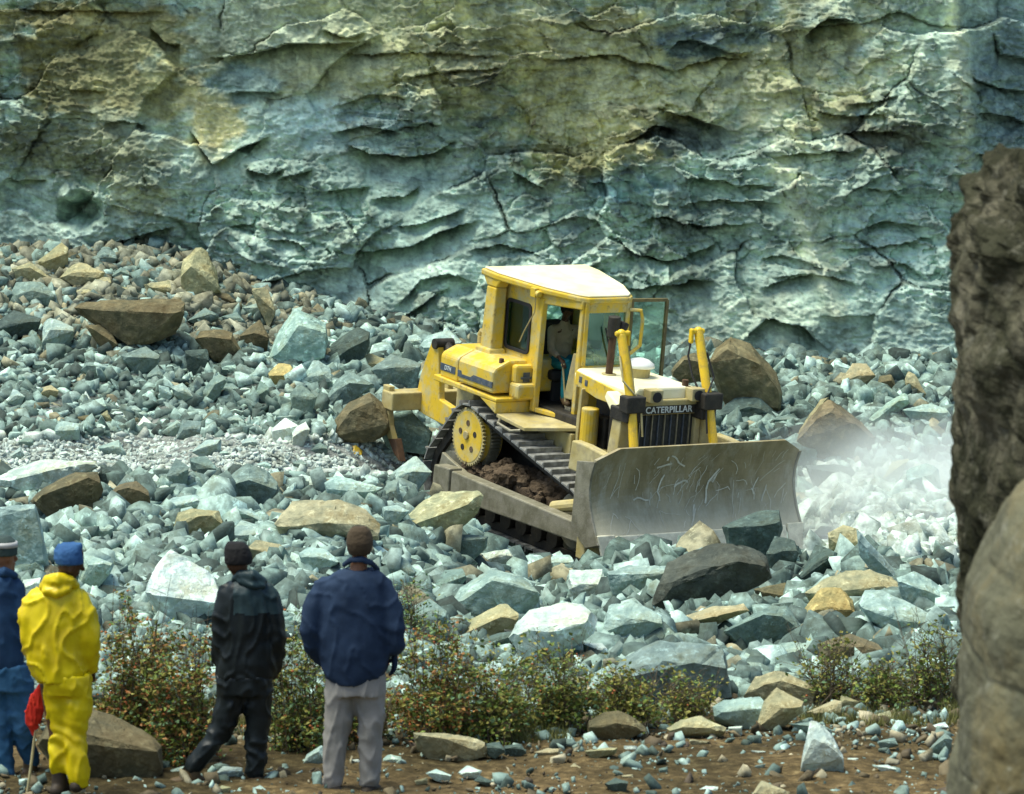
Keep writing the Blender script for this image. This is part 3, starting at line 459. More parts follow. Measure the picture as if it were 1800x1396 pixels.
RT = '''
R K 370,520 400,420 445,330 560,300 640,250 740,240 830,260 890,300 915,400 830,440 700,520 540,560 430,580 | large dark jagged boulder directly under the cutting edge of the blade
R D 690,170 770,150 850,95 905,120 950,95 965,180 930,330 850,370 740,340 715,240 | dark jagged rock standing up against the right end of the blade
R T 410,640 530,570 650,530 790,515 815,550 700,600 560,640 430,675 /.45 | flat tan slab with a bright top lying tilted below the large dark boulder
R B 835,450 980,420 1010,480 1040,530 1020,560 860,535
R G 700,640 820,560 870,530 990,525 1040,600 1060,680 960,710 830,770 760,720 700,670 /.2 | large grey boulder propped over the black hollow in the rock pile
R P 880,765 960,690 1040,690 1150,700 1070,770 1000,800 920,790
R G 110,890 250,770 400,680 560,670 690,675 710,750 735,940 600,980 400,980 180,950 /.3 | huge sloping grey slab at the left of the black hollow above the grass
R G 520,540 560,510 690,510 680,550 540,560
R O 1040,590 1090,490 1140,445 1230,445 1285,500 1300,570 1270,640 1190,650 1110,670 1050,650 /.35 | rounded ochre boulder on top of the rock pile at right
R P 1300,530 1340,460 1420,455 1520,500 1640,590 1680,600 1640,650 1500,700 1440,690 1370,620 /.6 | long pale slab tilted down to the right beside the ochre boulder
R T 1070,470 1150,410 1250,365 1360,360 1460,400 1520,440 1535,510 1420,490 1310,540 1100,520 /.4
R D 1000,440 1090,320 1160,260 1215,290 1200,340 1150,390 1060,460 /.3 | dark slab with a bright tilted top leaning in the pile right of the blade
R D 890,290 930,210 1020,230 1040,290 1010,380 930,420 900,350
R P 1300,180 1350,230 1430,340 1530,430 1500,460 1380,390 1310,300 | thin pale pointed slab leaning over the rock pile in the dust
R T 1170,200 1240,160 1310,180 1310,290 1240,340 1180,290
R P 1480,400 1560,370 1640,410 1690,450 1700,560 1580,580 1500,490
R P 1600,470 1680,440 1720,470 1720,570 1640,580
R B 1120,700 1270,650 1400,700 1450,760 1300,840 1240,850 1150,820
R T 790,940 850,830 920,805 1050,850 1130,910 1100,980 900,990 /.35 | smooth rounded tan boulder sunk in the grass right of the black hollow
R P 650,985 700,950 880,935 890,1040 850,1080 740,1085 655,1050 /.4
R T 840,1090 880,960 940,895 1060,960 1060,1010 980,1070 880,1110
R T 1070,1010 1200,950 1235,960 1230,1050 1120,1050 /.5
R W 1045,1280 1060,1180 1085,1050 1110,1035 1190,1110 1240,1200 1245,1300 1140,1300 /.25 | pale pyramid-shaped stone standing alone on the brown dirt
R B 70,1070 130,1010 220,1000 330,1050 355,1090 260,1140 150,1145 90,1115 | dark brown rounded rock on the dirt below the grass
R B 235,1010 255,955 320,960 375,1040 350,1060
R T 440,1080 500,1040 600,1025 710,1080 700,1120 560,1130 460,1110
R W 480,1075 530,1055 595,1075 590,1110 500,1105
R W 720,1075 785,1070 780,1115 725,1115
R P 170,375 270,340 370,370 440,350 450,420 370,440 340,510 200,490
R P 150,640 180,520 290,505 420,570 430,640 300,720 160,690 /.35
R P 180,710 250,700 270,740 200,800 160,790
R T 820,1390 870,1315 1000,1370 990,1400
R W 560,1370 620,1340 675,1345 670,1378
R B 1600,960 1660,945 1700,980 1640,1000
R D 1480,970 1530,955 1560,1010 1490,1015
R G 1620,1180 1700,1100 1735,1130 1720,1200 1640,1210
R W 1290,1010 1340,1000 1360,1040 1300,1050
R W 1590,1080 1700,1050 1722,1080 1620,1100
R T 1380,1020 1450,1000 1470,1040 1400,1060
R G 990,1060 1100,1050 1180,1080 1190,1110 1100,1120
R T 1230,930 1320,960 1290,1000 1220,990
R G 1390,1140 1470,1120 1490,1160 1410,1180
R W 820,1180 890,1185 880,1205 830,1200
R T 540,1130 640,1140 620,1165 550,1155
R W 1260,1215 1310,1215 1300,1240 1260,1240
R G 840,1250 890,1240 880,1270 845,1268
R D 1200,360 1290,350 1280,400 1210,410
R W 1380,1250 1440,1245 1500,1270 1420,1285
L T 125,195 150,160 250,70 350,5 520,0 545,30 520,110 450,180 330,245 210,270 140,235 /R125,198/250,185/350,135/440,85/530,50 | huge flat boulder with a sunlit tan top beside the push arm
L G 345,240 440,205 570,215 560,270 480,300 470,360 380,345 350,300 /.25
L W 470,380 490,300 540,250 650,255 685,310 650,350 540,385 /.5
L P 680,330 760,295 860,300 950,300 970,350 940,430 850,440 750,410 690,380 /.3
L P 360,640 370,560 440,450 560,370 650,360 760,420 810,480 800,520 720,600 640,610 560,640 440,660 /.25 | great pale grey boulder in the middle of the rock pile
L T 430,670 480,600 560,560 640,515 710,570 700,640 600,670 500,715 450,710 /.45
L W 660,680 700,600 780,530 850,505 1000,525 1070,590 1060,660 940,740 860,770 800,840 720,770 /R690,640/760,640/850,655/940,640/1040,600 | largest white-topped boulder in the rock pile above the shrubs
L G 205,640 230,530 300,500 380,560 370,660 260,660
L W 930,440 940,370 1090,365 1110,430 1070,500 1050,560 960,510 /.75 | white block with a cream face below the left corner of the blade
L D 480,720 600,660 680,650 660,740 520,785
L G 765,280 780,215 850,220 885,290 800,310
L G 560,160 640,130 640,190 600,230 570,200
L T 490,130 550,180 520,205 495,195
L W 625,200 660,185 680,220 640,230
L P 80,80 150,70 210,100 130,180 100,220
L G 75,340 130,290 190,310 240,380 200,460 150,440
L G 255,340 310,290 360,340 350,400 280,390
L P 240,410 270,400 305,440 290,490 250,470
L G 310,450 370,370 460,360 470,410 420,470 370,530 310,510
L T 225,1115 350,1115 480,1130 555,1160 560,1220 480,1245 300,1245 240,1195 /R228,1122/350,1142/470,1155/550,1180 | long brown slab with cream top edge on the dirt right of the grey trousers
L D 560,1165 620,1155 650,1200 600,1235 565,1225
L D 640,1175 720,1165 745,1210 700,1235 640,1220
L T 780,1205 840,1185 900,1190 900,1225 800,1230
L T 1010,1200 1080,1180 1160,1185 1150,1215 1040,1240
L W 280,1300 330,1280 400,1310 390,1345 330,1340
L W 430,1300 470,1262 540,1290 520,1325 460,1325
L D 500,1335 530,1310 595,1340 570,1365
L P 85,1235 110,1215 170,1225 170,1258 100,1262
L P 520,850 600,800 700,830 640,890
L D 1100,1350 1150,1320 1210,1340 1200,1390 1130,1390
L T 940,1272 960,1255 995,1275 960,1288
L P 960,330 1030,290 1080,330 1060,370 970,370
L D 1110,320 1180,330 1190,380 1120,370
L G 810,470 900,450 940,500 830,530
L W 910,770 1010,700 1090,705 1120,740 1020,800 /.6
L G 660,230 740,260 760,310 690,300
L D 980,300 1000,280 1040,300 1010,340
L T 230,1335 290,1320 290,1350 240,1355
L W 1190,1175 1250,1175 1250,1205 1190,1205
L G 1350,1280 1390,1270 1390,1300 1350,1300
L T 1180,1310 1230,1305 1235,1330 1180,1335
L K 640,640 700,650 720,740 660,760
S T 785,230 800,140 870,75 910,110 950,200 970,290 880,310 820,300 | tall pointed pale rock at the crest of the scree against the cliff
S B 320,350 360,320 560,300 760,300 810,330 810,400 780,470 640,520 560,520 520,450 440,430 350,390 /.4 | very large brown slab in the upper scree below the cliff
S B 370,430 430,420 490,460 520,520 480,560 420,500
S P 180,540 190,420 220,390 330,440 320,490 260,545 | pale blue-grey rock standing left of the very large brown slab
S T 160,150 270,65 300,90 300,170 240,215 190,200
S T 50,180 130,150 210,210 200,250 80,245
S G 30,330 60,240 180,235 245,300 230,345 130,340
S T 260,220 330,150 380,160 460,200 440,240 330,260
S T 455,295 490,260 560,260 590,300
S T 300,305 310,275 400,270 420,305 380,315
S D -20,420 60,360 180,400 170,450 50,490 -20,500
S B 855,490 880,450 960,440 1020,460 1070,570 1040,610 950,600 880,520 /.3 | brown boulder with a pale top below the pointed rock in the scree
S P 1180,560 1220,450 1290,350 1350,380 1430,420 1440,500 1420,570 1300,630 1190,610 /.3 | large smooth pale boulder against the foot of the cliff left of the ripper
S D 1430,570 1450,510 1560,430 1620,460 1620,520 1590,590 1500,630 1440,610
S B 1040,480 1140,400 1180,480 1170,540 1080,550
S O 1175,640 1220,590 1280,600 1300,670 1260,710 1190,700
S P 1310,680 1380,570 1450,620 1460,710 1370,720
S G 1270,730 1310,680 1390,740 1360,860 1290,860
S G 1420,760 1470,670 1530,625 1640,690 1560,740 1480,810 1440,840
S B 1395,945 1450,870 1520,770 1620,720 1680,770 1720,890 1640,940 1440,955 /.15 | large dark brown boulder behind the ripper shank
S W 1185,890 1250,830 1310,870 1240,950 1200,940
S W 1280,900 1300,870 1340,850 1360,885 1325,965 1280,965
S B 1550,610 1630,590 1740,590 1740,630 1640,670 1560,640
S G 885,785 900,690 960,640 1000,660 960,740 920,785
S P 750,700 800,680 860,740 850,785 770,750
S G 630,660 690,600 740,680 700,705 650,700
S P 695,690 740,700 755,740 730,775 700,745
S G 950,735 1020,705 1035,740 1000,775 955,765
S W 350,775 375,715 405,765
S P 385,810 400,760 450,745 470,790 420,825
S P 240,880 260,845 350,860 350,935 240,935
S P 545,800 580,770 620,800 600,840 555,840
S W 590,880 630,825 670,860 640,900
S P 700,900 780,840 810,870 760,925
S G 770,930 800,840 880,850 890,895 840,925 790,940
S B 885,845 930,800 980,850 960,875 900,865
S G 1110,750 1140,670 1180,700 1170,770 1130,775
S W -20,1095 60,1055 150,1025 260,1015 420,1025 430,1050 250,1110 130,1140 80,1185 -10,1160 /.55 | long flat white-topped slab at the left edge above the grey block
S B 130,1200 200,1130 330,1070 430,1070 450,1150 430,1230 310,1315 240,1300 /.15 | big mottled brown boulder in the lower left rubble behind the person in yellow
S D 440,1045 520,1050 570,1100 460,1180 440,1140
S B 465,1190 520,1120 600,1110 650,1150 660,1215 590,1250 530,1275 490,1250 /.25
S W 640,1130 680,1080 730,1130 700,1165 650,1168
S G 730,1090 770,1010 830,1050 820,1130 780,1165 740,1140
S G 925,1175 1000,1100 1080,1030 1180,1070 1240,1160 1190,1220 1150,1240 1040,1210 /.45 | grey-brown wedge-shaped boulder behind the tan slab in the left rubble
S P 700,1225 760,1180 860,1170 930,1210 800,1235 750,1275 /.5
S T 755,1340 780,1250 840,1230 960,1240 990,1330 930,1380 850,1400 770,1400 /.2 | squat cracked tan boulder behind the person in black
F P -14,892 40,888 62,885 72,915 88,1000 40,1015 -10,1010 /.15 | big pale grey block at the left edge behind the two left people
S T 1205,1300 1280,1200 1370,1190 1480,1190 1600,1230 1670,1300 1660,1370 1500,1385 1330,1370 1230,1350 /R1208,1300/1330,1275/1450,1295/1560,1350/1650,1330 | large slab with a tan top behind the person in the navy jacket
S P 1000,1225 1030,1200 1160,1270 1200,1315 1080,1290 1010,1260
S P 1000,1330 1050,1300 1150,1310 1210,1350 1200,1400 1020,1400
S W 1275,1120 1320,1080 1400,1100 1395,1150 1300,1160 /.5
S G 1660,1190 1700,1110 1745,1100 1760,1210 1680,1220
S P 1420,1120 1480,1080 1600,1130 1680,1140 1620,1180 1540,1220 1440,1190 /.4
S G 630,1315 700,1270 750,1300 740,1350 640,1360
S P 400,1325 450,1290 500,1310 480,1380 420,1396
S G 530,560 640,520 700,560 690,620 600,650 550,610
S D 810,540 910,530 920,600 860,660 820,620
S G 930,600 1010,620 1000,650 920,640
S P 0,600 30,540 80,540 70,600
S P 30,770 60,700 110,740 90,790
S B 330,830 400,820 430,860 350,870
S T 440,820 470,800 500,860 460,860
S P 30,1010 90,960 110,1000 60,1030
S P 430,960 520,930 560,1010 440,1000 
S P 840,985 900,930 970,930 970,990 900,1020
S G 970,390 1040,370 1080,420 1010,450
S P 1060,350 1130,330 1150,380 1080,400
S G 820,410 900,350 960,390 880,440
S T 1100,270 1170,260 1210,370 1180,450 1130,350
S T 630,250 740,230 780,290 650,290
S B 880,270 1000,290 1040,330 900,330
S G 1330,640 1390,560 1440,600
S P 1420,740 1400,770 1420,800 1440,780
S G 830,1010 900,1000 960,1060 870,1120 840,1080
Z P 405,385 425,160 480,165 590,210 560,270 450,395 /.25
Z W 100,345 120,290 210,280 200,390 120,410
Z G 55,245 130,160 210,140 235,265 150,295 90,275
F W 255,1040 275,990 300,965 330,985 375,1010 388,1045 380,1090 345,1112 290,1095 262,1060 /R262,1045/300,1050/340,1055/380,1060 | white-topped boulder above the shrubs between the persons in yellow and in black
Z G 630,320 660,260 760,260 765,320 700,340
Z W 505,390 570,290 680,350 640,385
F B 66,1310 90,1255 150,1240 200,1256 250,1280 285,1308 286,1360 262,1386 190,1390 100,1360 /.35 | rounded brown boulder on the dirt behind the legs of the person in yellow
P P 350,90 370,20 460,0 550,20 600,50 560,95 470,90
P T 450,130 500,80 620,110 690,150 680,220 560,240 480,190
P P 720,155 760,120 860,130 930,200 870,235 810,280 730,210
P D 640,240 700,200 760,240 740,270 650,270
P W 555,330 640,300 740,300 800,310 700,380 600,380
P B 590,390 640,360 760,330 740,410 620,440
P P 738,1245 760,1190 840,1140 850,1245
P W 285,1295 330,1250 430,1260 430,1305 330,1315
P P 45,1300 60,1270 130,1250 100,1305
P T 295,1380 320,1350 370,1360 350,1396
P W 1150,1225 1190,1190 1250,1210 1240,1245
P W 540,1290 600,1280 620,1310 560,1320
P P 470,1370 520,1350 560,1380 500,1390
P G 780,1310 820,1290 830,1330
P W 980,1220 1030,1215 1040,1240 990,1245
P G 620,850 700,860 740,940 650,1000 600,930
B B 200,260 250,160 330,95 440,140 500,200 590,300 615,420 615,545 480,500 300,490 250,390 /.2 | tall pointed brown boulder behind the blade at the foot of the cliff
B B 0,290 60,210 130,190 250,250 270,390 140,390 0,390 /.2
B D 240,530 350,440 490,430 580,520 600,590 440,600 260,590
B B 690,700 760,560 870,440 960,500 1060,580 1140,660 1130,770 1000,790 860,790 730,760 /.12 | dark triangular boulder with a bright slab on its left edge, beyond the blade
B T 685,695 720,610 830,450 880,438 870,475 770,610 705,700 | narrow bright slab leaning along the left edge of the triangular boulder
B T 945,340 1010,250 1090,250 1140,320 1070,390 1000,430 950,400 /.45
B B 1140,390 1160,320 1230,310 1260,400 1180,420
B T 1300,340 1320,290 1360,310 1420,420 1400,480 1320,450
B P 1100,560 1200,470 1310,410 1330,470 1260,540 1170,630
B W 1130,645 1180,590 1250,590 1230,650
B P 1250,700 1240,610 1330,600 1400,710
B P 1290,510 1400,480 1520,480 1560,540 1500,610 1360,610
B W 1450,640 1480,610 1545,610 1540,665
B P 810,770 830,670 880,660 940,760 870,780
B P 1120,810 1150,730 1200,720 1210,810 1160,860
B P 1310,1000 1310,850 1400,800 1490,830 1510,970 1420,1020
B T 1150,930 1230,800 1330,780 1260,910 1190,940
B D 750,820 900,810 1010,830 1060,910 930,970 800,960
B W 880,1070 920,980 990,960 1050,1020 1030,1080
B P 620,380 690,340 730,390 700,450 640,440
B P 745,780 730,720 770,710 800,770
B W 350,355 420,310 428,335 360,360
B P 330,245 370,230 385,295 350,300
B W 740,1110 800,1080 870,1120 830,1180
B G 690,460 740,450 800,490 720,540
B P 1390,560 1460,580 1450,640 1380,630
B G 560,560 640,540 720,560 640,620
F G 1350,790 1400,760 1440,790 1430,830
F P 735,612 750,590 790,580 812,600 800,640 760,640
F G 650,650 690,620 740,640 730,690 680,690
F T 600,640 650,620 700,640 690,665 610,665
F G 660,735 720,720 760,760 750,800 680,790
F P 690,830 730,800 760,830 730,870 695,860
'''
SPECIAL = []
def parse(line):
    line, _, lab = line.partition('|'); a = line.split(); zf = z[a[0]]; ridge = None; pts = []
    for t in a[2:]:
        if t.startswith('/R'): ridge = [zf(*map(float, q.split(','))) for q in t[2:].split('/')]
        elif t.startswith('/'): ridge = float(t[1:])
        else: pts.append(zf(*map(float, t.split(','))))
    return pts, a[1], ridge, lab.strip() or None
for line in RT.strip().split('\n'):
    pts, tone, ridge, lab = parse(line); rock(pts, tone, ridge, label=lab, **({'depth': 45.2} if lab and 'right end of the blade' in lab else {'depth': 26.1, 'thick': .5} if lab and 'behind the legs of the person in yellow' in lab else {}))
# further rocks of the rubble between the big ones
def blocked(x, y, m=.42):
    for r_ in ROCKS:
        if abs(x - r_['cx']) < r_['w'] * m and abs(y - r_['cy']) < r_['h'] * m: return True
    return False
def in_dozer(x, y): return 740 < x < 1430 and 470 < y < 985
def scree_top(x): return np.interp(x, [-50, 130, 330, 480, 620, 800, 1200, 1330, 1450, 1600, 1700], [440, 430, 455, 520, 560, 600, 625, 640, 650, 650, 650])
fill = 0; rs_ = np.random.default_rng(11); tries = 0
while len(ROCKS) < 297 and tries < 9000:
    tries += 1; x = rs_.uniform(-30, 1680); y = rs_.uniform(440, 1190)
    if y < scree_top(x) + 12 or in_dozer(x, y) or blocked(x, y): continue
    if y > 1080 and not (720 < x < 1660): continue
    sx = rs_.uniform(20, 46) * (1 if y < 780 else 1.25); sy = sx * rs_.uniform(.5, .95); n = rs_.integers(6, 9); a0 = rs_.uniform(0, 6)
    if 760 < y < 840 and x < 700: sx *= .7; sy *= .6
    pts = [(x + sx * .5 * math.cos(a0 + 2 * math.pi * k / n) * rs_.uniform(.75, 1.15), y + sy * .5 * math.sin(a0 + 2 * math.pi * k / n) * rs_.uniform(.75, 1.15)) for k in range(n)]
    if x < 520 and y < 560: tn = rs_.choice(list('TTBGP'))
    else: tn = rs_.choice(list('PPGGWDTP'))
    rock(pts, tn, chop=3, minor=True)

# ------------------------------------------------------------------ small rubble and gravel: uncountable, one mesh each
def templates(n, seed):
    out = []; rs = np.random.default_rng(seed)
    for _ in range(n):
        bm = bmesh.new()
        # a broken block: a skewed box with corners split off along flat planes
        bx3 = rs.uniform((.75, .55, .42), (1.0, .9, .8)); sk = rs.normal(0, .22, (3, 3)) + np.eye(3)
        for c in [(a, b, d) for a in (-1, 1) for b in (-1, 1) for d in (-1, 1)]: bm.verts.new(sk @ (np.array(c) * bx3 * rs.uniform(.8, 1.08, 3)))
        bmesh.ops.convex_hull(bm, input=bm.verts[:]); bmesh.ops.delete(bm, geom=[v for v in bm.verts if not v.link_faces], context='VERTS')
        for _k in range(rs.integers(3, 6)):
            nn = Vector(rs.normal(size=3)).normalized(); sup = max(v.co.dot(nn) for v in bm.verts)
            bmesh.ops.bisect_plane(bm, geom=bm.verts[:] + bm.edges[:] + bm.faces[:], plane_co=nn * sup * rs.uniform(.58, .85), plane_no=nn, clear_outer=True)
            ed = [e for e in bm.edges if e.is_boundary]
            if ed: bmesh.ops.holes_fill(bm, edges=ed, sides=0)
        bmesh.ops.triangulate(bm, faces=bm.faces[:]); bm.verts.index_update()
        out.append((np.array([v.co[:] for v in bm.verts]), np.array([[v.index for v in f.verts] for f in bm.faces]))); bm.free()
    return out
TP = templates(40, 5)
def scatter(name, A, label, cat, seed=3):
    """A: rows x, y, z, r, red, green, blue"""
    A = np.asarray(A, float); rs = np.random.default_rng(seed); n = len(A); tp = rs.integers(len(TP), size=n); Vs = []; Ts = []; Cs = []; off = 0
    q = rs.normal(size=(n, 4)); q[:, 0] *= 1.6; q /= np.linalg.norm(q, axis=1)[:, None]; a, b, c, d = q.T
    R = np.stack([1 - 2 * (c*c + d*d), 2 * (b*c - a*d), 2 * (b*d + a*c), 2 * (b*c + a*d), 1 - 2 * (b*b + d*d), 2 * (c*d - a*b), 2 * (b*d - a*c), 2 * (c*d + a*b), 1 - 2 * (b*b + c*c)], -1).reshape(n, 3, 3)
    S3 = np.stack([np.ones(n), rs.uniform(.6, 1, n), rs.uniform(.5, .9, n)], -1) * A[:, 3:4]
    for k, (V, T) in enumerate(TP):
        m = np.where(tp == k)[0]
        if not len(m): continue
        P = np.einsum('nij,nvj->nvi', R[m], V[None] * S3[m][:, None]) + A[m][:, None, :3]
        Vs.append(P.reshape(-1, 3)); Ts.append((T[None] + (np.arange(len(m)) * len(V))[:, None, None]).reshape(-1, 3) + off); off += len(m) * len(V)
        Cs.append(np.repeat(A[m][:, 4:7], len(V), 0))
    return tag(big_mesh(name, np.concatenate(Vs), np.concatenate(Ts), M['stone'], np.concatenate(Cs)), label, cat, kind='stuff')
pal = [np.array(TONES[k][0]) for k in 'PPPGGGGGDDD']
rs = np.random.default_rng(21); n = 105000
S_ = np.c_[rs.uniform(-160, 1740, n), rs.uniform(425, 1240, n)]
S_ = np.r_[S_, np.c_[rs.uniform(-700, -150, 13000), rs.uniform(425, 1240, 13000)], np.c_[rs.uniform(1730, 2400, 13000), rs.uniform(425, 1240, 13000)], np.c_[rs.uniform(-60, 770, 16000), rs.uniform(762, 858, 16000)], np.c_[rs.uniform(-60, 1740, 6200), rs.uniform(835, 1225, 6200)], np.c_[rs.uniform(-60, 1740, 2600), rs.uniform(430, 780, 2600)], np.c_[np.where(rs.random(3200) < .5, rs.uniform(-700, -60, 3200), rs.uniform(1740, 2400, 3200)), rs.uniform(430, 1225, 3200)]]; NB = 12000
kp = (S_[:, 1] > scree_top(S_[:, 0]) - 14); big = np.arange(len(S_)) >= len(S_) - NB; S_ = S_[kp]; big = big[kp]
best = np.full(len(S_), 66.)
d3 = _fw[None] + _r[None] * ((S_[:, 0] - 900) / FPX)[:, None] + _up[None] * ((698 - S_[:, 1]) / FPX)[:, None]
for Yv in np.linspace(24, 66, 260)[::-1]:
    k = Yv / d3[:, 1]; X3 = d3[:, 0] * k; Z3 = CAMP[2] + d3[:, 2] * k; m = Z3 < ground_z(X3, np.full(len(S_), Yv)); best = np.where(m, Yv, best)
n = len(S_); x, y = S_.T; rp = np.minimum(2.6 * (rs.pareto(1.6, n) + 1), 19)
gv = (y > 770) & (y < 850) & (x < 760); rp = np.where((x < -150) | (x > 1730), rp * 1.5, rp); rp = np.where(gv, np.minimum(rp * .8, 7), rp); rp = np.where((y > 950) | ((y > 600) & (x > 500) & (y < 780)), np.minimum(rp * 1.5, 24), rp)
rp = np.where(big, rs.uniform(8, 19, n) * np.where(y > 850, rs.uniform(1.1, 2.0, n) * np.where((x > 720) & (y > 960), 1.25, 1), 1), rp); rp = np.where(rp > 42, 42, rp)
keep = rs.random(n) < np.where(rp < 4, .7, 1.0)
keep &= ~(big & (y > 1120) & (x < 1000))

C = np.array(pal)[rs.integers(len(pal), size=n)] * rs.uniform(.5, 1.38, n)[:, None]
def setc(m, col, a, lo=.8, hi=1.15):
    global C
    C = np.where(m[:, None], C * (1 - a) + np.array(col) * a * rs.uniform(lo, hi, n)[:, None], C)
setc((x < 560) & (y < 600 + x * .02) & (rs.random(n) < .6), (.28, .275, .19), .85, .45, 1.3)
setc(rs.random(n) < .04, (.27, .25, .155), .9, .6, 1.3)
C = np.where((rp < 5.5)[:, None] & ~gv[:, None], C * .5, C)  # small gap stones darkened: the shade between blocks put into their colour
setc(gv, (.60, .68, .63), .65); setc((x > 1420) & (y > 830) & (y < 1000), (.64, .74, .69), .6)
P3 = CAMP + d3 * (best / d3[:, 1])[:, None]; r = rp * best / FPX
dl_ = (P3 - DO) @ DM; inb = (dl_[:, 0] > -2.2) & (dl_[:, 0] < 4.1) & (np.abs(dl_[:, 1]) < np.where(dl_[:, 0] < 2.5, 1.45, 1.9)); keep &= ~(inb & ((r > .035) | (rs.random(n) < .6) | (dl_[:, 0] > 2.9)))
A = np.c_[P3[:, 0], P3[:, 1], P3[:, 2] + r * .35, r, np.clip(C, .03, .85)][keep]
BIGA = A[big[keep]]; A = A[~big[keep]]
TPB = templates(60, 77)
for r_ in ROCKS[:0]:
    V_ = np.array([v.co[:] for v in r_['o'].data.vertices]); s_ = np.abs(V_).max(); T_ = []
    for p_ in r_['o'].data.polygons: T_.append(list(p_.vertices))
    if len(V_) < 500: TPB.append((V_ / s_, np.array(T_)))
TP_small = TP; TP = TPB
scatter('rubble_blocks', BIGA, 'angular grey blocks packed between the larger boulders', 'rubble', 9)
TP = TP_small
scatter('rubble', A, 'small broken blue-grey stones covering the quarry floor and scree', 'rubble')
samp = []
for _ in range(26000):
    x = rs.uniform(-6, 6) * 1.0; y = rs.uniform(24.3, 30.2)
    x = rs.uniform(-.16, .16) * y
    dens = .25 + .75 * np.clip((y - 26.6) / 2.2, 0, 1)
    if rs.random() > dens * (.35 + .9 * float(np.clip(fbm(np.array([x * 1.1]), np.array([y * 1.1]), 3, 44)[0] * 3 + .5, 0, 1))): continue
    r = min(.008 * (rs.pareto(1.6) + 1), 0.062)
    c = pal[rs.integers(len(pal))] if rs.random() < .55 else np.array([[.34, .31, .21], [.13, .105, .06], [.09, .07, .04]][rs.integers(3)]); c = c * rs.uniform(.8, 1.3)
    samp.append((x, y, float(ground_z(x, y)) + r * .3, r, *np.clip(c, .04, .8)))
scatter('gravel', samp, 'loose pale pebbles strewn over the brown dirt in the foreground', 'gravel')
# ------------------------------------------------------------------ bulldozer, in its own frame: X forward, Y its left, Z up
dz = empty('bulldozer'); dz.matrix_world = Matrix([[*DM[0], DO[0]], [*DM[1], DO[1]], [*DM[2], DO[2]], [0, 0, 0, 1]])
tag(dz, 'yellow crawler bulldozer pushing across the rubble with an operator in its cab', 'bulldozer')
def B(name, mb, m, parent=dz, bevel=.015, smooth=False): return mb.build(name, M[m] if isinstance(m, str) else m, parent, bevel, smooth)
def pathpos(P, n):
    P = [np.array(p, float) for p in P] + [np.array(P[0], float)]; L = [0]
    for a, b in zip(P, P[1:]): L.append(L[-1] + np.linalg.norm(b - a))
    out = []
    for i in range(n):
        s = L[-1] * i / n; k = max(j for j in range(len(L) - 1) if L[j] <= s); f = (s - L[k]) / (L[k + 1] - L[k])
        t = P[k + 1] - P[k]; out.append((P[k] + t * f, t / np.linalg.norm(t)))
    return out
def hull2(pts):
    pts = sorted(map(tuple, pts)); 
    def half(ps):
        h = []
        for p in ps:
            while len(h) > 1 and (h[-1][0] - h[-2][0]) * (p[1] - h[-2][1]) - (h[-1][1] - h[-2][1]) * (p[0] - h[-2][0]) <= 0: h.pop()
            h.append(p)
        return h
    a, b = half(pts), half(pts[::-1]); return a[:-1] + b[:-1]
SPR = (-.73, 1.26, .43); RID = (-1.22, .62, .50); FID = (1.80, .60, .48)
hull = hull2([(c[0] + c[2] * math.cos(a), c[1] + c[2] * math.sin(a)) for c in (SPR, RID, FID) for a in np.linspace(0, 2 * math.pi, 40, endpoint=False)])
shoe_me = None
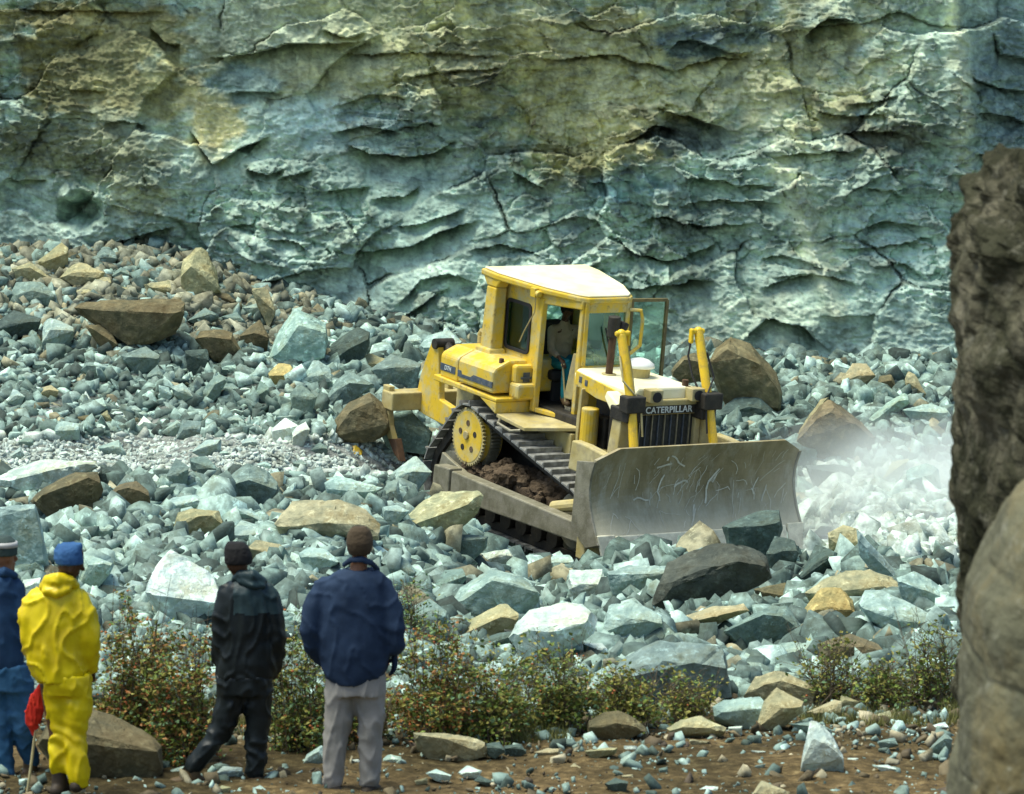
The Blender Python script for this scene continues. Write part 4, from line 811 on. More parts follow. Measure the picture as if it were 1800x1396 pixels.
for side in (-1, 1):
    yc = side * .93
    # chain rails
    mb = MB()
    for yo in (-.16, .09):
        inner = [(x, zz) for x, zz in hull]; cx = np.mean([p[0] for p in hull]); cz = np.mean([p[1] for p in hull]); n = len(hull)
        for y0 in (yc + yo, yc + yo + .07):
            pass
        V = []; F = []
        nrm = []
        for i in range(n):
            a = np.array(hull[i - 1]); b = np.array(hull[(i + 1) % n]); t = (b - a) / np.linalg.norm(b - a); nrm.append((-t[1], t[0]))
        for (x, zz), (nx, nz_) in zip(hull, nrm):
            for (dd, yy_) in ((0.0, 0), (0.0, .07), (.12, .07), (.12, 0)): V.append((x + nx * dd, yc + yo + yy_, zz + nz_ * dd))
        for i in range(n):
            j = (i + 1) % n
            for k in range(4): F.append((i * 4 + k, i * 4 + (k + 1) % 4, j * 4 + (k + 1) % 4, j * 4 + k))
        mb.add(V, F)
    tr = B('track', mb, 'dark', bevel=0)
    for p, t in pathpos(hull, 44):
        if shoe_me is None:
            s_ = MB(); s_.box(-.095, .095, -.28, .28, 0, .022); s_.prism([(-.085, .022), (-.045, .022), (-.06, .075), (-.075, .075)], -.28, .28)
            so_ = s_.build('track_shoe', M['shoe'], tr, 0); shoe_me = so_.data
        else: so_ = bpy.data.objects.new('track_shoe', shoe_me); COL.objects.link(so_); so_.parent = tr
        nx, nz_ = t[1], -t[0]
        so_.matrix_local = Matrix([[t[0], 0, nx, p[0] + nx * .005], [0, 1, 0, yc], [t[1], 0, nz_, p[1] + nz_ * .005], [0, 0, 0, 1]])
    # sprocket: toothed rim, yellow hub disc
    mb = MB(); T = 52; prof = []
    for i in range(T * 2): r_ = .415 if i % 2 else .375; a = math.pi * i / T; prof.append((SPR[0] + r_ * math.cos(a), SPR[1] + r_ * math.sin(a)))
    mb.prism(prof, yc - .10, yc + .05); sp = B('sprocket', mb, 'steel', bevel=0)
    mb = MB(); yo = yc + side * .24
    mb.cyl((SPR[0], yc - side * .1, SPR[1]), (SPR[0], yo, SPR[1]), .365, 40, .355); B('hub', mb, 'yellow', sp, .01)
    mb = MB(); prof = []
    for i in range(96): r_ = .405 if i % 2 else .37; a = 2 * math.pi * i / 96; prof.append((SPR[0] + r_ * math.cos(a), SPR[1] + r_ * math.sin(a)))
    mb.prism(prof, yo - side * .05, yo - side * .005); B('toothed_rim', mb, 'yellowd', sp, 0)
    for k in range(5):
        a = 2 * math.pi * k / 5 + .35; mb = MB(); mb.cyl((SPR[0] + .19 * math.cos(a), yo - side * .02, SPR[1] + .19 * math.sin(a)), (SPR[0] + .19 * math.cos(a), yo + side * .006, SPR[1] + .19 * math.sin(a)), .042, 14); B('hub_hole', mb, 'mud' if k % 3 else 'dark', sp, 0)
    mb = MB(); mb.cyl((SPR[0] - .02, yo, SPR[1] + .02), (SPR[0] - .02, yo + side * .03, SPR[1] + .02), .06, 12); B('hub_cap', mb, 'yellowd', sp, .01)
    for c, nm in ((RID, 'idler'), (FID, 'idler')):
        mb = MB(); mb.cyl((c[0], yc - .1, c[1]), (c[0], yc + .1, c[1]), c[2] - .05, 32)
        mb.cyl((c[0], yc - .15, c[1]), (c[0], yc + .15, c[1]), c[2] - .16, 24); mb.cyl((c[0], yc - .22, c[1]), (c[0], yc + .22, c[1]), .11, 16); B(nm, mb, 'steel', bevel=.015)
    mb = MB(); mb.prism([(-1.1, .42), (1.7, .42), (1.55, .80), (.9, .86), (-.2, .80), (-.9, .80)], yc - .17, yc + .19); B('track_frame', mb, 'mud', bevel=.03)
    for k in range(7): mb = MB(); c = (-.85 + k * .38, .33); mb.cyl((c[0], yc - .2, c[1]), (c[0], yc + .2, c[1]), .13, 16); B('track_roller', mb, 'dark', bevel=0)
    # packed mud in the track
    mb = MB(); rs = np.random.default_rng(5 + side)
    for k in range(60):
        x = rs.uniform(-.75, 1.25); mb.ball((x, yc + rs.uniform(-.2, .2), .78 + .10 * (1 - abs(x - .2)) + rs.uniform(-.05, .02)), rs.uniform(.08, .2), 7)
    o_ = remeshed('packed_mud', mb, .035, M['mud'], dz, 3, lambda co, n: mnoise.fractal(co * 7, .7, 2.1, 4) * .07); [setattr(p_, 'use_smooth', False) for p_ in o_.data.polygons]
# guard plate behind rear idler
for side in (-1, 1):
    mb = MB(); y = side * 1.22
    mb.prism([(-1.22, .95), (-.98, .88), (-.62, .80), (-.62, .45), (-1.15, .40), (-1.30, .6)], y - .03, y + .03); B('frame_guard', mb, 'steel', bevel=.01)
# body core
mb = MB(); mb.box(-1.7, .9, -.50, .50, .75, 1.82); mb.box(.9, 2.25, -.40, .40, .75, 1.25); B('hull', mb, 'dark', bevel=.03)
mb = MB(); mb.prism([(-1.75, 1.0), (-1.5, .9), (-1.3, 1.75), (-1.75, 1.8)], -.75, .75); B('rear_case', mb, 'yellowd', bevel=.03)
mb = MB(); mb.box(.85, 2.15, -.20, .20, 1.25, 2.2); mb.box(1.0, 1.3, -.34, -.2, 1.4, 1.9); mb.cyl((1.5, -.3, 1.2), (1.5, -.3, 2.1), .09); B('engine', mb, 'dark', bevel=.03)
mb = MB(); mb.cyl((1.18, -.50, 1.52), (1.18, -.50, 2.02), .12, 18); B('filter_canister', mb, 'yellow', bevel=.02)
mb = MB(); mb.box(.95, 1.42, -.52, -.30, 1.28, 1.48); B('engine_bracket', mb, 'yellowd', bevel=.02)
mb = MB(); mb.prism([(.95, 1.85), (1.0, 2.25), (1.04, 2.25), (1.0, 1.3), (.96, 1.3)], -.56, -.44); B('cab_mount_strut', mb, 'yellowd', bevel=.01)
# fuel tank with rear box
mb = MB(); yy0, yy1 = -1.15, .62
prof = [(-1.08, 1.96), (-.22, 1.96), (-.22, 2.30), (-1.08, 2.30)]
def tank(x0, x1, z0, z1, zt, yin=-.5):
    m_ = MB(); m_.hexa([(x0, -1.14, z0), (x1, -1.14, z0), (x1, yin, z0), (x0, yin, z0), (x0, -1.12, z1), (x1, -1.12, z1), (x1, -.9, zt), (x0, -.9, zt)]); return m_
mb = MB(); mb.prism([(-1.145, 1.95), (-1.15, 2.24), (-1.11, 2.30), (-.90, 2.40), (.90, 2.40), (1.11, 2.30), (1.15, 2.24), (1.145, 1.95)], -1.13, -.24, 'x')
t_ = B('fuel_tank', mb, 'yellow', bevel=.035)
mb = MB(); mb.prism([(-1.125, 1.93), (-1.13, 2.24), (-1.09, 2.29), (-.90, 2.38), (.90, 2.38), (1.09, 2.29), (1.13, 2.24), (1.125, 1.93)], -1.62, -1.17, 'x'); B('rear_tank_box', mb, 'yellow', bevel=.03)
for s in (-1, 1):
    mb = MB(); mb.hexa([(-1.60, s * 1.118, 2.03), (-1.22, s * 1.118, 2.03), (-1.22, s * 1.134, 2.03), (-1.60, s * 1.134, 2.03), (-1.60, s * 1.118, 2.13), (-1.22, s * 1.118, 2.13), (-1.22, s * 1.136, 2.13), (-1.60, s * 1.136, 2.13)]); st = B('decal_panel', mb, 'stripe', bevel=0)
    tm = text_mesh('D7H', .085, .001); tm.materials.append(M['white']); o = bpy.data.objects.new('decal_lettering', tm); COL.objects.link(o); o.parent = st
    o.matrix_local = Matrix([[1, 0, 0, -1.40], [0, 0, s, s * 1.139], [0, 1, 0, 2.08], [0, 0, 0, 1]]) if s < 0 else Matrix([[-1, 0, 0, -1.40], [0, 0, 1, 1.139], [0, 1, 0, 2.08], [0, 0, 0, 1]])
    mb = MB(); mb.prism([(-1.12, 2.03), (-.25, 2.03), (-.25, 2.11), (-.72, 2.12), (-.80, 2.075), (-1.02, 2.075), (-1.04, 2.12), (-1.12, 2.12)], s * 1.140, s * 1.156); B('side_stripe', mb, 'stripe', bevel=0)
mb = MB(); mb.box(-.36, -.30, -1.0, -.95, 2.33, 2.42); B('tank_cap', mb, 'rust', bevel=.01)
mb = MB(); mb.box(-.23, .02, -.90, -.56, 1.90, 2.12); mb.box(-.23, -.1, -.88, -.56, 2.10, 2.36); B('battery_box', mb, 'yellow', bevel=.04)
mb = MB(); mb.box(-.095, -.085, -.76, -.66, 2.13, 2.26); mb.box(-.09, -.07, -.80, -.64, 2.17, 2.20); B('latch', mb, 'stripe', bevel=0)
# fender sills and step plates
for s in (-1, 1):
    mb = MB(); a, b = sorted((s * 1.16, s * .52)); mb.prism([(-1.72, 1.86), (-.11, 1.86), (-.11, 1.91), (-1.72, 1.945)], a, b)
    a, b = sorted((s * 1.155, s * .54)); mb.prism([(-.55, 1.86), (-.115, 1.86), (-.115, 1.70)], a, b); B('fender_sill', mb, 'yellow', bevel=.015)
    mb = MB(); mb.hexa([(-.105, s * .5, 1.66), (-.105, s * 1.14, 1.66), (.56, s * 1.12, 1.60), (1.0, s * .5, 1.66), (-.105, s * .5, 1.71), (-.105, s * 1.14, 1.71), (.56, s * 1.12, 1.65), (1.0, s * .5, 1.71)]); B('step_plate', mb, 'yellowd', bevel=.008)
    mb = MB(); mb.tube([(.02, s * 1.16, 1.66), (.1, s * 1.24, 1.62), (.42, s * 1.24, 1.58), (.5, s * 1.14, 1.60)], .022, 8); B('grab_bar', mb, 'steel', bevel=0)
    a, b = sorted((s * .50, s * .62)); mb = MB(); mb.box(.55, .95, a, b, 1.05, 1.62); mb.prism([(-.1, 1.3), (.5, .95), (.9, .95), (.9, 1.6), (-.1, 1.62)], a * .98, b * .96); B('side_frame', mb, 'yellowd', bevel=.015)
# cab: floor plan tapers to the front
CR, CF = .60, .36          # half widths rear (x=-.95) and front (x=.98)
def hw(x): return CR if x < 0 else CR + (CF - CR) * x / .98 * .55
def post(p0, p1, t=.055, u=.055):
    m_ = MB(); (x0, y0, z0), (x1, y1, z1) = p0, p1
    return m_.hexa([(x0 - t, y0 - u, z0), (x0 + t, y0 - u, z0), (x0 + t, y0 + u, z0), (x0 - t, y0 + u, z0), (x1 - t, y1 - u, z1), (x1 + t, y1 - u, z1), (x1 + t, y1 + u, z1), (x1 - t, y1 + u, z1)])
mb = MB(); mb.prism([(-1.0, -.6), (0, -.6), (.64, -.36), (.64, .36), (0, .6), (-1.0, .6)], 1.72, 1.79, 'z'); B('cab_floor', mb, 'steel', bevel=.01)
for s in (-1, 1):
    B('door_post', post((-.02, s * .60, 1.74), (.02, s * .60, 3.30), .05, .045), 'yellow'); B('front_post', post((.62, s * .37, 1.70), (.62, s * .355, 3.38), .04, .035), 'yellow')
    mb = MB(); a = (.0, s * .60); b = (.97, s * .47)
    mb.hexa([(.0, s * .63, 1.735), (.63, s * .40, 1.70), (.63, s * .33, 1.70), (.0, s * .55, 1.735), (.0, s * .63, 1.80), (.63, s * .40, 1.77), (.63, s * .33, 1.77), (.0, s * .55, 1.80)]); B('door_sill', mb, 'yellow'); mb = MB()
    mb.hexa([(.0, s * .64, 3.22), (.66, s * .40, 3.24), (.66, s * .32, 3.24), (.0, s * .55, 3.22), (.0, s * .64, 3.42), (.66, s * .40, 3.37), (.66, s * .32, 3.37), (.0, s * .55, 3.42)]); B('door_header', mb, 'yellow')
    # rear side: panel with rounded window
    def rr(x0, x1, z0, z1, r, n=5):
        o = []
        for cx, cz, a0 in ((x1 - r, z1 - r, 0), (x0 + r, z1 - r, 90), (x0 + r, z0 + r, 180), (x1 - r, z0 + r, 270)):
            for k in range(n + 1): a = math.radians(a0 + 90 * k / n); o.append((cx + r * math.cos(a), cz + r * math.sin(a)))
        return o
    def framed(outer, inner, y0, y1, m, nm, bev=.008):
        # ring between outer and inner outlines (same count)
        n = len(outer); V = [(x, y, zz) for y in (y0, y1) for L_ in (outer, inner) for x, zz in L_]; F = []
        for i in range(n):
            j = (i + 1) % n; F += [(i, j, n + j, n + i), (2 * n + i, 3 * n + i, 3 * n + j, 2 * n + j), (i, 2 * n + i, 2 * n + j, j), (n + i, n + j, 3 * n + j, 3 * n + i)]
        return B(nm, MB().add(V, F), m, bevel=bev)
    inner = rr(-.82, -.22, 2.48, 3.16, .08); outer = rr(-1.0, .02, 2.30, 3.42, .02)
    framed(outer, inner, s * .57, s * .62, 'yellow', 'cab_side_panel')
    framed(rr(-.83, -.21, 2.47, 3.17, .085), rr(-.785, -.255, 2.515, 3.125, .06), s * .615, s * .637, 'rubber', 'window_seal', 0)
    mb = MB(); mb.prism(rr(-.80, -.24, 2.50, 3.14, .07), s * .60, s * .606); B('side_window', mb, 'glass', bevel=0)
    mb = MB(); mb.prism([(-1.0, 1.74), (-.02, 1.74), (-.02, 2.31), (-1.0, 2.31)], s * .57, s * .61); B('lower_side_panel', mb, 'dark', bevel=.005)
# rear wall and window
mb = MB(); mb.box(-1.0, -.96, -.57, .57, 1.75, 2.50); mb.box(-1.0, -.96, -.57, .57, 3.16, 3.40); mb.box(-1.0, -.96, -.57, -.50, 2.5, 3.16); mb.box(-1.0, -.96, .50, .57, 2.5, 3.16); mb.box(-1.0, -.97, -.02, .02, 2.5, 3.16); B('rear_wall', mb, 'dark', bevel=.004)
mb = MB(); mb.box(-.985, -.978, -.51, .51, 2.49, 3.17); B('rear_window', mb, 'glass', bevel=0)
# front wall: lower cowl and windscreen
mb = MB(); mb.box(.64, .70, -.35, .35, 1.74, 2.48); B('front_cowl', mb, 'yellow', bevel=.01)
mb = MB(); 
for y0, y1, z0, z1 in ((-.36, -.30, 2.48, 3.36), (.30, .36, 2.48, 3.36), (-.30, .30, 3.20, 3.36)): mb.box(.645, .69, y0, y1, z0, z1)
B('windscreen_frame', mb, 'yellow', bevel=.01)
mb = MB(); mb.box(.66, .666, -.31, .31, 2.47, 3.21); B('windscreen', mb, 'glass', bevel=0)
mb = MB(); mb.tube([(.71, .12, 2.52), (.72, .02, 2.8), (.72, -.04, 3.0)], .012, 6); B('wiper', mb, 'rubber', bevel=0)
# ROPS posts and canopy
for s in (-1, 1):
    mb = MB(); mb.hexa([(-1.08, s * .66, 2.36), (-.80, s * .66, 2.36), (-.80, s * .86, 2.36), (-1.08, s * .86, 2.36), (-1.04, s * .66, 3.30), (-.80, s * .66, 3.30), (-.80, s * .84, 3.30), (-1.04, s * .84, 3.30)])
    mb.hexa([(-1.04, s * .66, 3.30), (-.80, s * .66, 3.30), (-.80, s * .84, 3.30), (-1.04, s * .84, 3.30), (-1.15, s * .66, 3.43), (-.70, s * .66, 3.43), (-.70, s * .84, 3.43), (-1.15, s * .84, 3.43)]); B('rops_post', mb, 'yellow', bevel=.02)
    mb = MB(); mb.hexa([(-1.16, s * .63, 2.32), (-.72, s * .63, 2.32), (-.72, s * .92, 2.32), (-1.16, s * .92, 2.32), (-1.11, s * .64, 2.46), (-.77, s * .64, 2.46), (-.77, s * .90, 2.46), (-1.11, s * .90, 2.46)]); B('rops_foot', mb, 'yellow', bevel=.02)
# roof panel (overhead glare painted as paler yellow), over a yellow skirt
def roofplan(k, z0, z1, zf0, zf1):
    P = [(-1.18, -.86), (-.80, -.86), (.10, -.66), (.62, -.43), (.72, -.33), (.72, .33), (.62, .43), (.10, .66), (-.80, .86), (-1.18, .86)]
    P = [(x * (1 - k) - .1 * k, y * (1 - k)) for x, y in P]; n = len(P)
    zz = lambda x, a, b: a + (b - a) * (x + 1.2) / 1.95
    V = [(x, y, zz(x, z0, zf0)) for x, y in P] + [(x, y, zz(x, z1, zf1)) for x, y in P]
    return MB().add(V, [tuple(range(n - 1, -1, -1)), tuple(range(n, 2 * n))] + [(i, (i + 1) % n, n + (i + 1) % n, n + i) for i in range(n)])
sk = B('roof', roofplan(0, 3.43, 3.515, 3.33, 3.405), 'yellow', bevel=.02)
B('roof_top', roofplan(.04, 3.517, 3.545, 3.407, 3.435), 'roofw', sk, .02)
for s in (-1, 1):
    mb = MB(); mb.box(-.12, .0, s * .70 - .04, s * .70 + .04, 3.30, 3.43); mb.cyl((.0, s * .70, 3.36), (.06, s * .70, 3.35), .05, 14, .045); B('work_light', mb, 'yellow', bevel=.01)
mb = MB(); mb.tube([(.0, -.72, 3.38), (-.06, -.68, 3.1), (-.3, -.66, 2.8), (-.42, -.65, 2.62)], .009, 6); B('cable', mb, 'yellowd', bevel=0)
mb = MB(); mb.cyl((-1.05, -.70, 2.46), (-1.15, -.70, 2.52), .04); mb.cyl((-1.42, -.62, 2.42), (-1.42, -.62, 2.52), .05); mb.cyl((-1.45, -.62, 2.52), (-1.39, -.62, 2.60), .045); B('beacon_base', mb, 'yellowd', bevel=.005)
# open left door, swung forward, glazed
def quadframe(corners, th, w, nm, m, gm):
    a, b, c, d = map(Vector, corners); mb = MB()
    for p, q in ((a, b), (b, c), (c, d), (d, a)): mb.tube([p, q], w, 4)
    f = B(nm, mb, m, bevel=0); n = (b - a).cross(d - a).normalized() * .004
    g_ = MB().hexa([a - n, b - n, c - n, d - n, a + n, b + n, c + n, d + n]); B('door_glass', g_, gm, f, 0); return f
quadframe([(.46, .54, 1.9), (.50, 1.09, 1.9), (.50, 1.09, 3.32), (.46, .54, 3.32)], .03, .03, 'left_door', 'doorframe', 'glass')
mb = MB(); mb.tube([(.70, .34, 3.24), (.74, .50, 3.23), (.74, .54, 3.1), (.74, .53, 2.75), (.70, .38, 2.62)], .025, 8); B('door_handle_rail', mb, 'yellow', bevel=0)
# inside: seat, console, levers
mb = MB(); mb.box(-.60, -.12, -.27, .27, 2.12, 2.26); mb.box(-.58, -.2, -.2, .2, 1.79, 2.12); s1 = B('seat', mb, 'rubber', bevel=.04)
mb = MB(); mb.hexa([(-.70, -.26, 2.24), (-.56, -.26, 2.24), (-.56, .26, 2.24), (-.70, .26, 2.24), (-.82, -.24, 2.85), (-.70, -.24, 2.85), (-.70, .24, 2.85), (-.82, .24, 2.85)]); B('seat_back', mb, 'rubber', s1, .04)
mb = MB(); mb.hexa([(.34, -.38, 1.98), (.50, -.34, 1.98), (.50, -.28, 1.98), (.34, -.32, 1.98), (.46, -.36, 2.62), (.58, -.33, 2.62), (.58, -.27, 2.62), (.46, -.30, 2.62)]); mb.box(.50, .62, -.28, .28, 1.8, 2.42); B('console', mb, 'yellowd', bevel=.015)
mb = MB(); mb.tube([(.30, -.3, 1.85), (.22, -.3, 2.15), (.16, -.3, 2.38)], .014, 8); mb.ball((.16, -.3, 2.40), .03, 8); mb.tube([(.4, -.22, 1.79), (.38, -.25, 1.95)], .02, 8); B('control_lever', mb, 'yellowd', bevel=0)
mb = MB(); mb.box(.30, .44, -.32, -.2, 1.79, 1.86); B('pedal', mb, 'steel', bevel=.01)
# hood
mb = MB(); mb.prism([(-.47, 2.22), (-.50, 2.40), (-.44, 2.47), (.44, 2.47), (.50, 2.40), (.47, 2.22)], .72, 2.16, 'x'); hd = B('hood', mb, 'roofw', bevel=.03)
for s in (-1, 1):
    mb = MB(); mb.prism([(.78, 2.45), (1.75, 2.36), (2.0, 2.30), (1.95, 2.16), (1.3, 2.17), (.78, 2.26)], s * .488, s * .512); B('hood_side', mb, 'yellow', hd, .01)
    mb = MB(); mb.box(.88, .94, s * .510, s * .518, 2.31, 2.39); mb.box(1.02, 1.08, s * .510, s * .518, 2.29, 2.37); B('side_vent', mb, 'stripe', hd, 0)
# radiator guard
mb = MB(); mb.box(2.06, 2.22, -.56, -.46, 1.2, 2.36); mb.box(2.06, 2.22, .46, .56, 1.2, 2.36); mb.box(2.10, 2.24, -.46, .46, 2.12, 2.32); mb.box(2.06, 2.22, -.46, .46, 1.2, 1.3); rg = B('radiator_guard', mb, 'yellowd', bevel=.02)
mb = MB(); mb.box(2.10, 2.16, -.46, .46, 1.3, 2.12); B('grille', mb, 'grille', rg, 0)
for k in range(9): mb = MB(); y = -.40 + k * .10; mb.box(2.162, 2.185, y - .008, y + .008, 1.31, 2.11); B('grille_bar', mb, 'stripe' if k % 2 else 'steel', rg, 0)
mb = MB(); mb.box(2.242, 2.248, -.455, .455, 2.135, 2.245); B('name_band', mb, 'dark', rg, 0)
tm = text_mesh('CATERPILLAR', .118, .002); tm.materials.append(M['white']); o = bpy.data.objects.new('lettering', tm); COL.objects.link(o); o.parent = rg
o.matrix_local = Matrix([[0, 0, 1, 2.254], [1, 0, 0, .0], [0, 1, 0, 2.188], [0, 0, 0, 1]])
mb = MB(); mb.box(2.14, 2.20, .32, .40, 2.42, 2.47); mb.cyl((2.1, .34, 2.47), (2.1, .34, 2.55), .045); B('radiator_cap', mb, 'rust', hd, .008)
for y in (-.27, .40):
    mb = MB(); mb.box(2.16, 2.34, y - .10, y + .10, 2.30, 2.47); hl = B('headlight', mb, 'yellowd', bevel=.012)
    mb = MB(); mb.cyl((2.342, y, 2.38), (2.352, y, 2.38), .07, 18); B('lamp_glass', mb, 'rubber', hl, 0)
# exhaust and precleaner
mb = MB(); mb.cyl((1.22, -.28, 2.46), (1.24, -.28, 2.98), .05, 16); ex = B('exhaust_pipe', mb, 'rust', bevel=0)
mb = MB(); mb.cyl((1.24, -.28, 2.98), (1.25, -.28, 3.26), .085, 18); mb.cyl((1.26, -.20, 3.0), (1.26, -.12, 3.18), .07, 14); B('muffler', mb, 'dark', ex, .015)
mb = MB(); mb.cyl((1.22, -.28, 2.472), (1.22, -.28, 2.484), .10, 16); B('exhaust_flange', mb, 'yellowd', ex, 0)
mb = MB(); mb.cyl((1.42, .07, 2.46), (1.42, .07, 2.60), .14, 20, .15); pc = B('precleaner', mb, 'yellowd', bevel=.01)
mb = MB(); mb.rings([(1.42, .07, 2.60, .20, .20), (1.42, .07, 2.65, .19, .19), (1.42, .07, 2.70, .12, .12), (1.42, .07, 2.72, .05, .05)], 24, 2); B('precleaner_dome', mb, 'prewhite', pc, 0, True)
# lift cylinders on trunnions at the radiator sides
for s in (-1, 1):
    y = s * .62 - .05; top = Vector((1.98, y, 3.17)); mid = Vector((2.32, y, 2.33)); bot = Vector((2.62, y * 1.06, 1.35))
    mb = MB(); mb.tube([top, mid], .062, 16); lc = B('lift_cylinder', mb, 'cylyel', bevel=.02)
    mb = MB(); mb.ball((top.x, y, top.z + .0), .062, 8); mb.cyl((top.x, y - s * .12, top.z + .0), (top.x, y + s * .09, top.z + .0), .038); mb.box(top.x - .04, top.x + .04, y - s * .11 - .022, y - s * .11 + .022, top.z - .16, top.z + .04); B('cylinder_head', mb, 'cylyel', lc, .02)
    mb = MB(); mb.box(2.26, 2.46, y - .15, y + .15, 2.20, 2.42); mb.box(2.0, 2.40, y - s * .02 - .12, y - s * .02 + .12, 2.06, 2.24); B('trunnion_yoke', mb, 'dark', lc, .02)
    mb = MB(); mb.tube([mid + (mid - top).normalized() * .1, bot], .062, 14); B('lower_barrel', mb, 'cylyel', lc, .01)
    mb = MB(); mb.tube([bot, bot + (bot - mid) * .12], .045, 12); B('piston_rod', mb, 'edge', lc, 0)
    mb = MB(); mb.tube([(1.98, y - s * .11, 3.02), (2.0, y - s * .15, 2.85), (2.12, y - s * .14, 2.6), (2.24, y - s * .1, 2.42)], .014, 6); mb.tube([(2.10, y + s * .08, 2.9), (2.26, y + s * .11, 2.6), (2.4, y - s * .1, 2.35), (2.5, y - s * .1, 1.9)], .014, 6); B('hydraulic_hose', mb, 'yellowd' if s < 0 else 'rubber', lc, 0)
    mb = MB(); mb.hexa([(2.0, s * .56, 1.3), (2.25, s * .56, 1.3), (2.25, s * .80, 1.3), (2.0, s * .80, 1.3), (2.05, s * .56, 2.2), (2.25, s * .56, 2.2), (2.25, s * .74, 2.2), (2.05, s * .74, 2.2)]); B('cylinder_bracket', mb, 'yellowd', bevel=.02)
    mb = MB(); mb.hexa([(1.75, s * .52, 2.28), (1.98, s * .52, 2.14), (1.98, s * .74, 2.14), (1.75, s * .70, 2.28), (1.80, s * .52, 2.38), (2.12, s * .52, 2.26), (2.12, s * .74, 2.26), (1.80, s * .70, 2.38)]); B('guard_cover', mb, 'roofw', bevel=.02)
# push arms
for s in (-1, 1):
    a, b = sorted((s * 1.30, s * 1.50)); mb = MB()
    mb.prism([(-.56, .47), (2.92, .56), (2.92, .80), (-.56, .84)], a, b); pa = B('push_arm', mb, 'steel', bevel=.02)
    mb = MB(); mb.prism([(-1.02, .46), (-.60, .45), (-.60, .86), (-1.00, .84)], a - .005, b + .005); B('arm_trunnion', mb, 'steel', pa, .02)
    mb = MB(); mb.prism([(1.75, 1.35), (2.75, 1.32), (2.98, 1.66), (2.1, 1.74), (1.8, 1.74)], s * 1.12 - .07, s * 1.12 + .07); B('tilt_brace_plate', mb, 'yellowd', bevel=.02)
    mb = MB(); mb.tube([(1.6, s * 1.25, .80), (2.3, s * 1.18, 1.0), (2.74, s * 1.1, 1.2)], .085, 12); B('tilt_brace', mb, 'yellowd', bevel=0)
# blade: curved mouldboard
bz0, bz1 = .74, 1.90; HWB = 1.62; ZS = 14
def bx_(zz): t = (zz - bz0) / (bz1 - bz0); return 3.15 - .25 * math.sin(math.pi * min(1, t * .92 + .02)) + .05 * (1 - t)
cols = np.r_[-HWB, np.linspace(-HWB + .3, HWB - .3, 30), HWB]; V = []; F = []
for back in (0, 1):
    for zi in range(ZS + 1):
        for y in cols:
            top = bz1 - max(0, abs(y) - (HWB - .30)) / .30 * .16; zz = bz0 + (top - bz0) * zi / ZS; V.append((bx_(zz) - back * .06, y, zz))
nc = len(cols); off = nc * (ZS + 1)
for i in range(ZS):
    for j in range(nc - 1):
        a = i * nc + j; F.append((a, a + 1, a + nc + 1, a + nc)); F.append((off + a, off + a + nc, off + a + nc + 1, off + a + 1))
for j in range(nc - 1): F.append((j, off + j, off + j + 1, j + 1)); a = ZS * nc + j; F.append((a, a + 1, off + a + 1, off + a))
for i in range(ZS):
    a = i * nc; F.append((a, a + nc, off + a + nc, off + a)); a += nc - 1; F.append((a, off + a, off + a + nc, a + nc))
bl = B('blade', MB().add(V, F), 'blade', bevel=0, smooth=False)
mb = MB(); rs = np.random.default_rng(8)
for k in range(85):
    y = rs.uniform(-1.45, 1.45); z0_ = rs.uniform(.7, 1.7); n = rs.integers(3, 7); ang = rs.normal(0, .5); w_ = rs.uniform(.002, .006) if k > 12 else rs.uniform(.009, .017); L_ = rs.uniform(.03, .12); P = []
    for q in range(n):
        P.append((y, z0_)); ang += rs.normal(0, .35); y += math.sin(ang + .5) * L_; z0_ += math.cos(ang) * L_
    for (ya, za), (yb, zb_) in zip(P, P[1:]):
        if max(abs(ya), abs(yb)) > 1.55 or max(za, zb_) > 1.76 or min(za, zb_) < .4: continue
        dx_, dy_ = yb - ya, zb_ - za; l = math.hypot(dx_, dy_); nx, ny = -dy_ / l * w_, dx_ / l * w_
        mb.add([(bx_(a_[1]) + .009, a_[0], a_[1]) for a_ in ((ya + nx, za + ny), (yb + nx * .7, zb_ + ny * .7), (yb - nx * .7, zb_ - ny * .7), (ya - nx, za - ny))], [(0, 1, 2, 3)])
o = mesh_obj('scratches', mb.V, mb.F, M['scr'], bl); o['kind'] = 'stuff'
for s in (-1, 1):
    a, b = sorted((s * HWB, s * (HWB + .035))); P = [(bx_(zz) + .02, zz) for zz in np.linspace(bz0 - .06, bz1 - .17, 9)] + [(2.62, 1.66), (2.60, .80), (2.95, .58)]
    mb = MB(); mb.prism(P, a, b); B('end_plate', mb, 'steel', bl, .008)
    mb = MB(); mb.box(2.70, 2.90, min(s * HWB, s * (HWB - .25)), max(s * HWB, s * (HWB - .25)), .4, 1.6); B('back_stiffener', mb, 'yellowd', bl, .02)
    a, b = sorted((s * (HWB + .03), s * (HWB - .34))); mb = MB(); mb.hexa([(3.19, a, .40), (3.19, b, .40), (3.16, b, .40), (3.16, a, .40), (3.19, a, .40), (3.19, b, .40), (3.16, b, .40), (3.16, a, .40)]) if False else None
    mb = MB(); c0, c1 = s * (HWB + .03), s * (HWB - .24)
    mb.hexa([(3.32, c0 - s * .06, .42), (3.32, c1 + s * .03, .42), (3.28, c1 + s * .03, .42), (3.28, c0 - s * .06, .42), (3.215, c0 - s * .0, .80), (3.215, c1, .80), (3.18, c1, .80), (3.18, c0, .80)]); B('end_bit', mb, 'edge', bl, .012)
mb = MB(); c = HWB - .26; mb.hexa([(3.30, -c, .50), (3.30, c, .50), (3.26, c, .50), (3.26, -c, .50), (3.215, -c, .78), (3.215, c, .78), (3.18, c, .78), (3.18, -c, .78)]); B('cutting_edge', mb, 'edge', bl, .01)
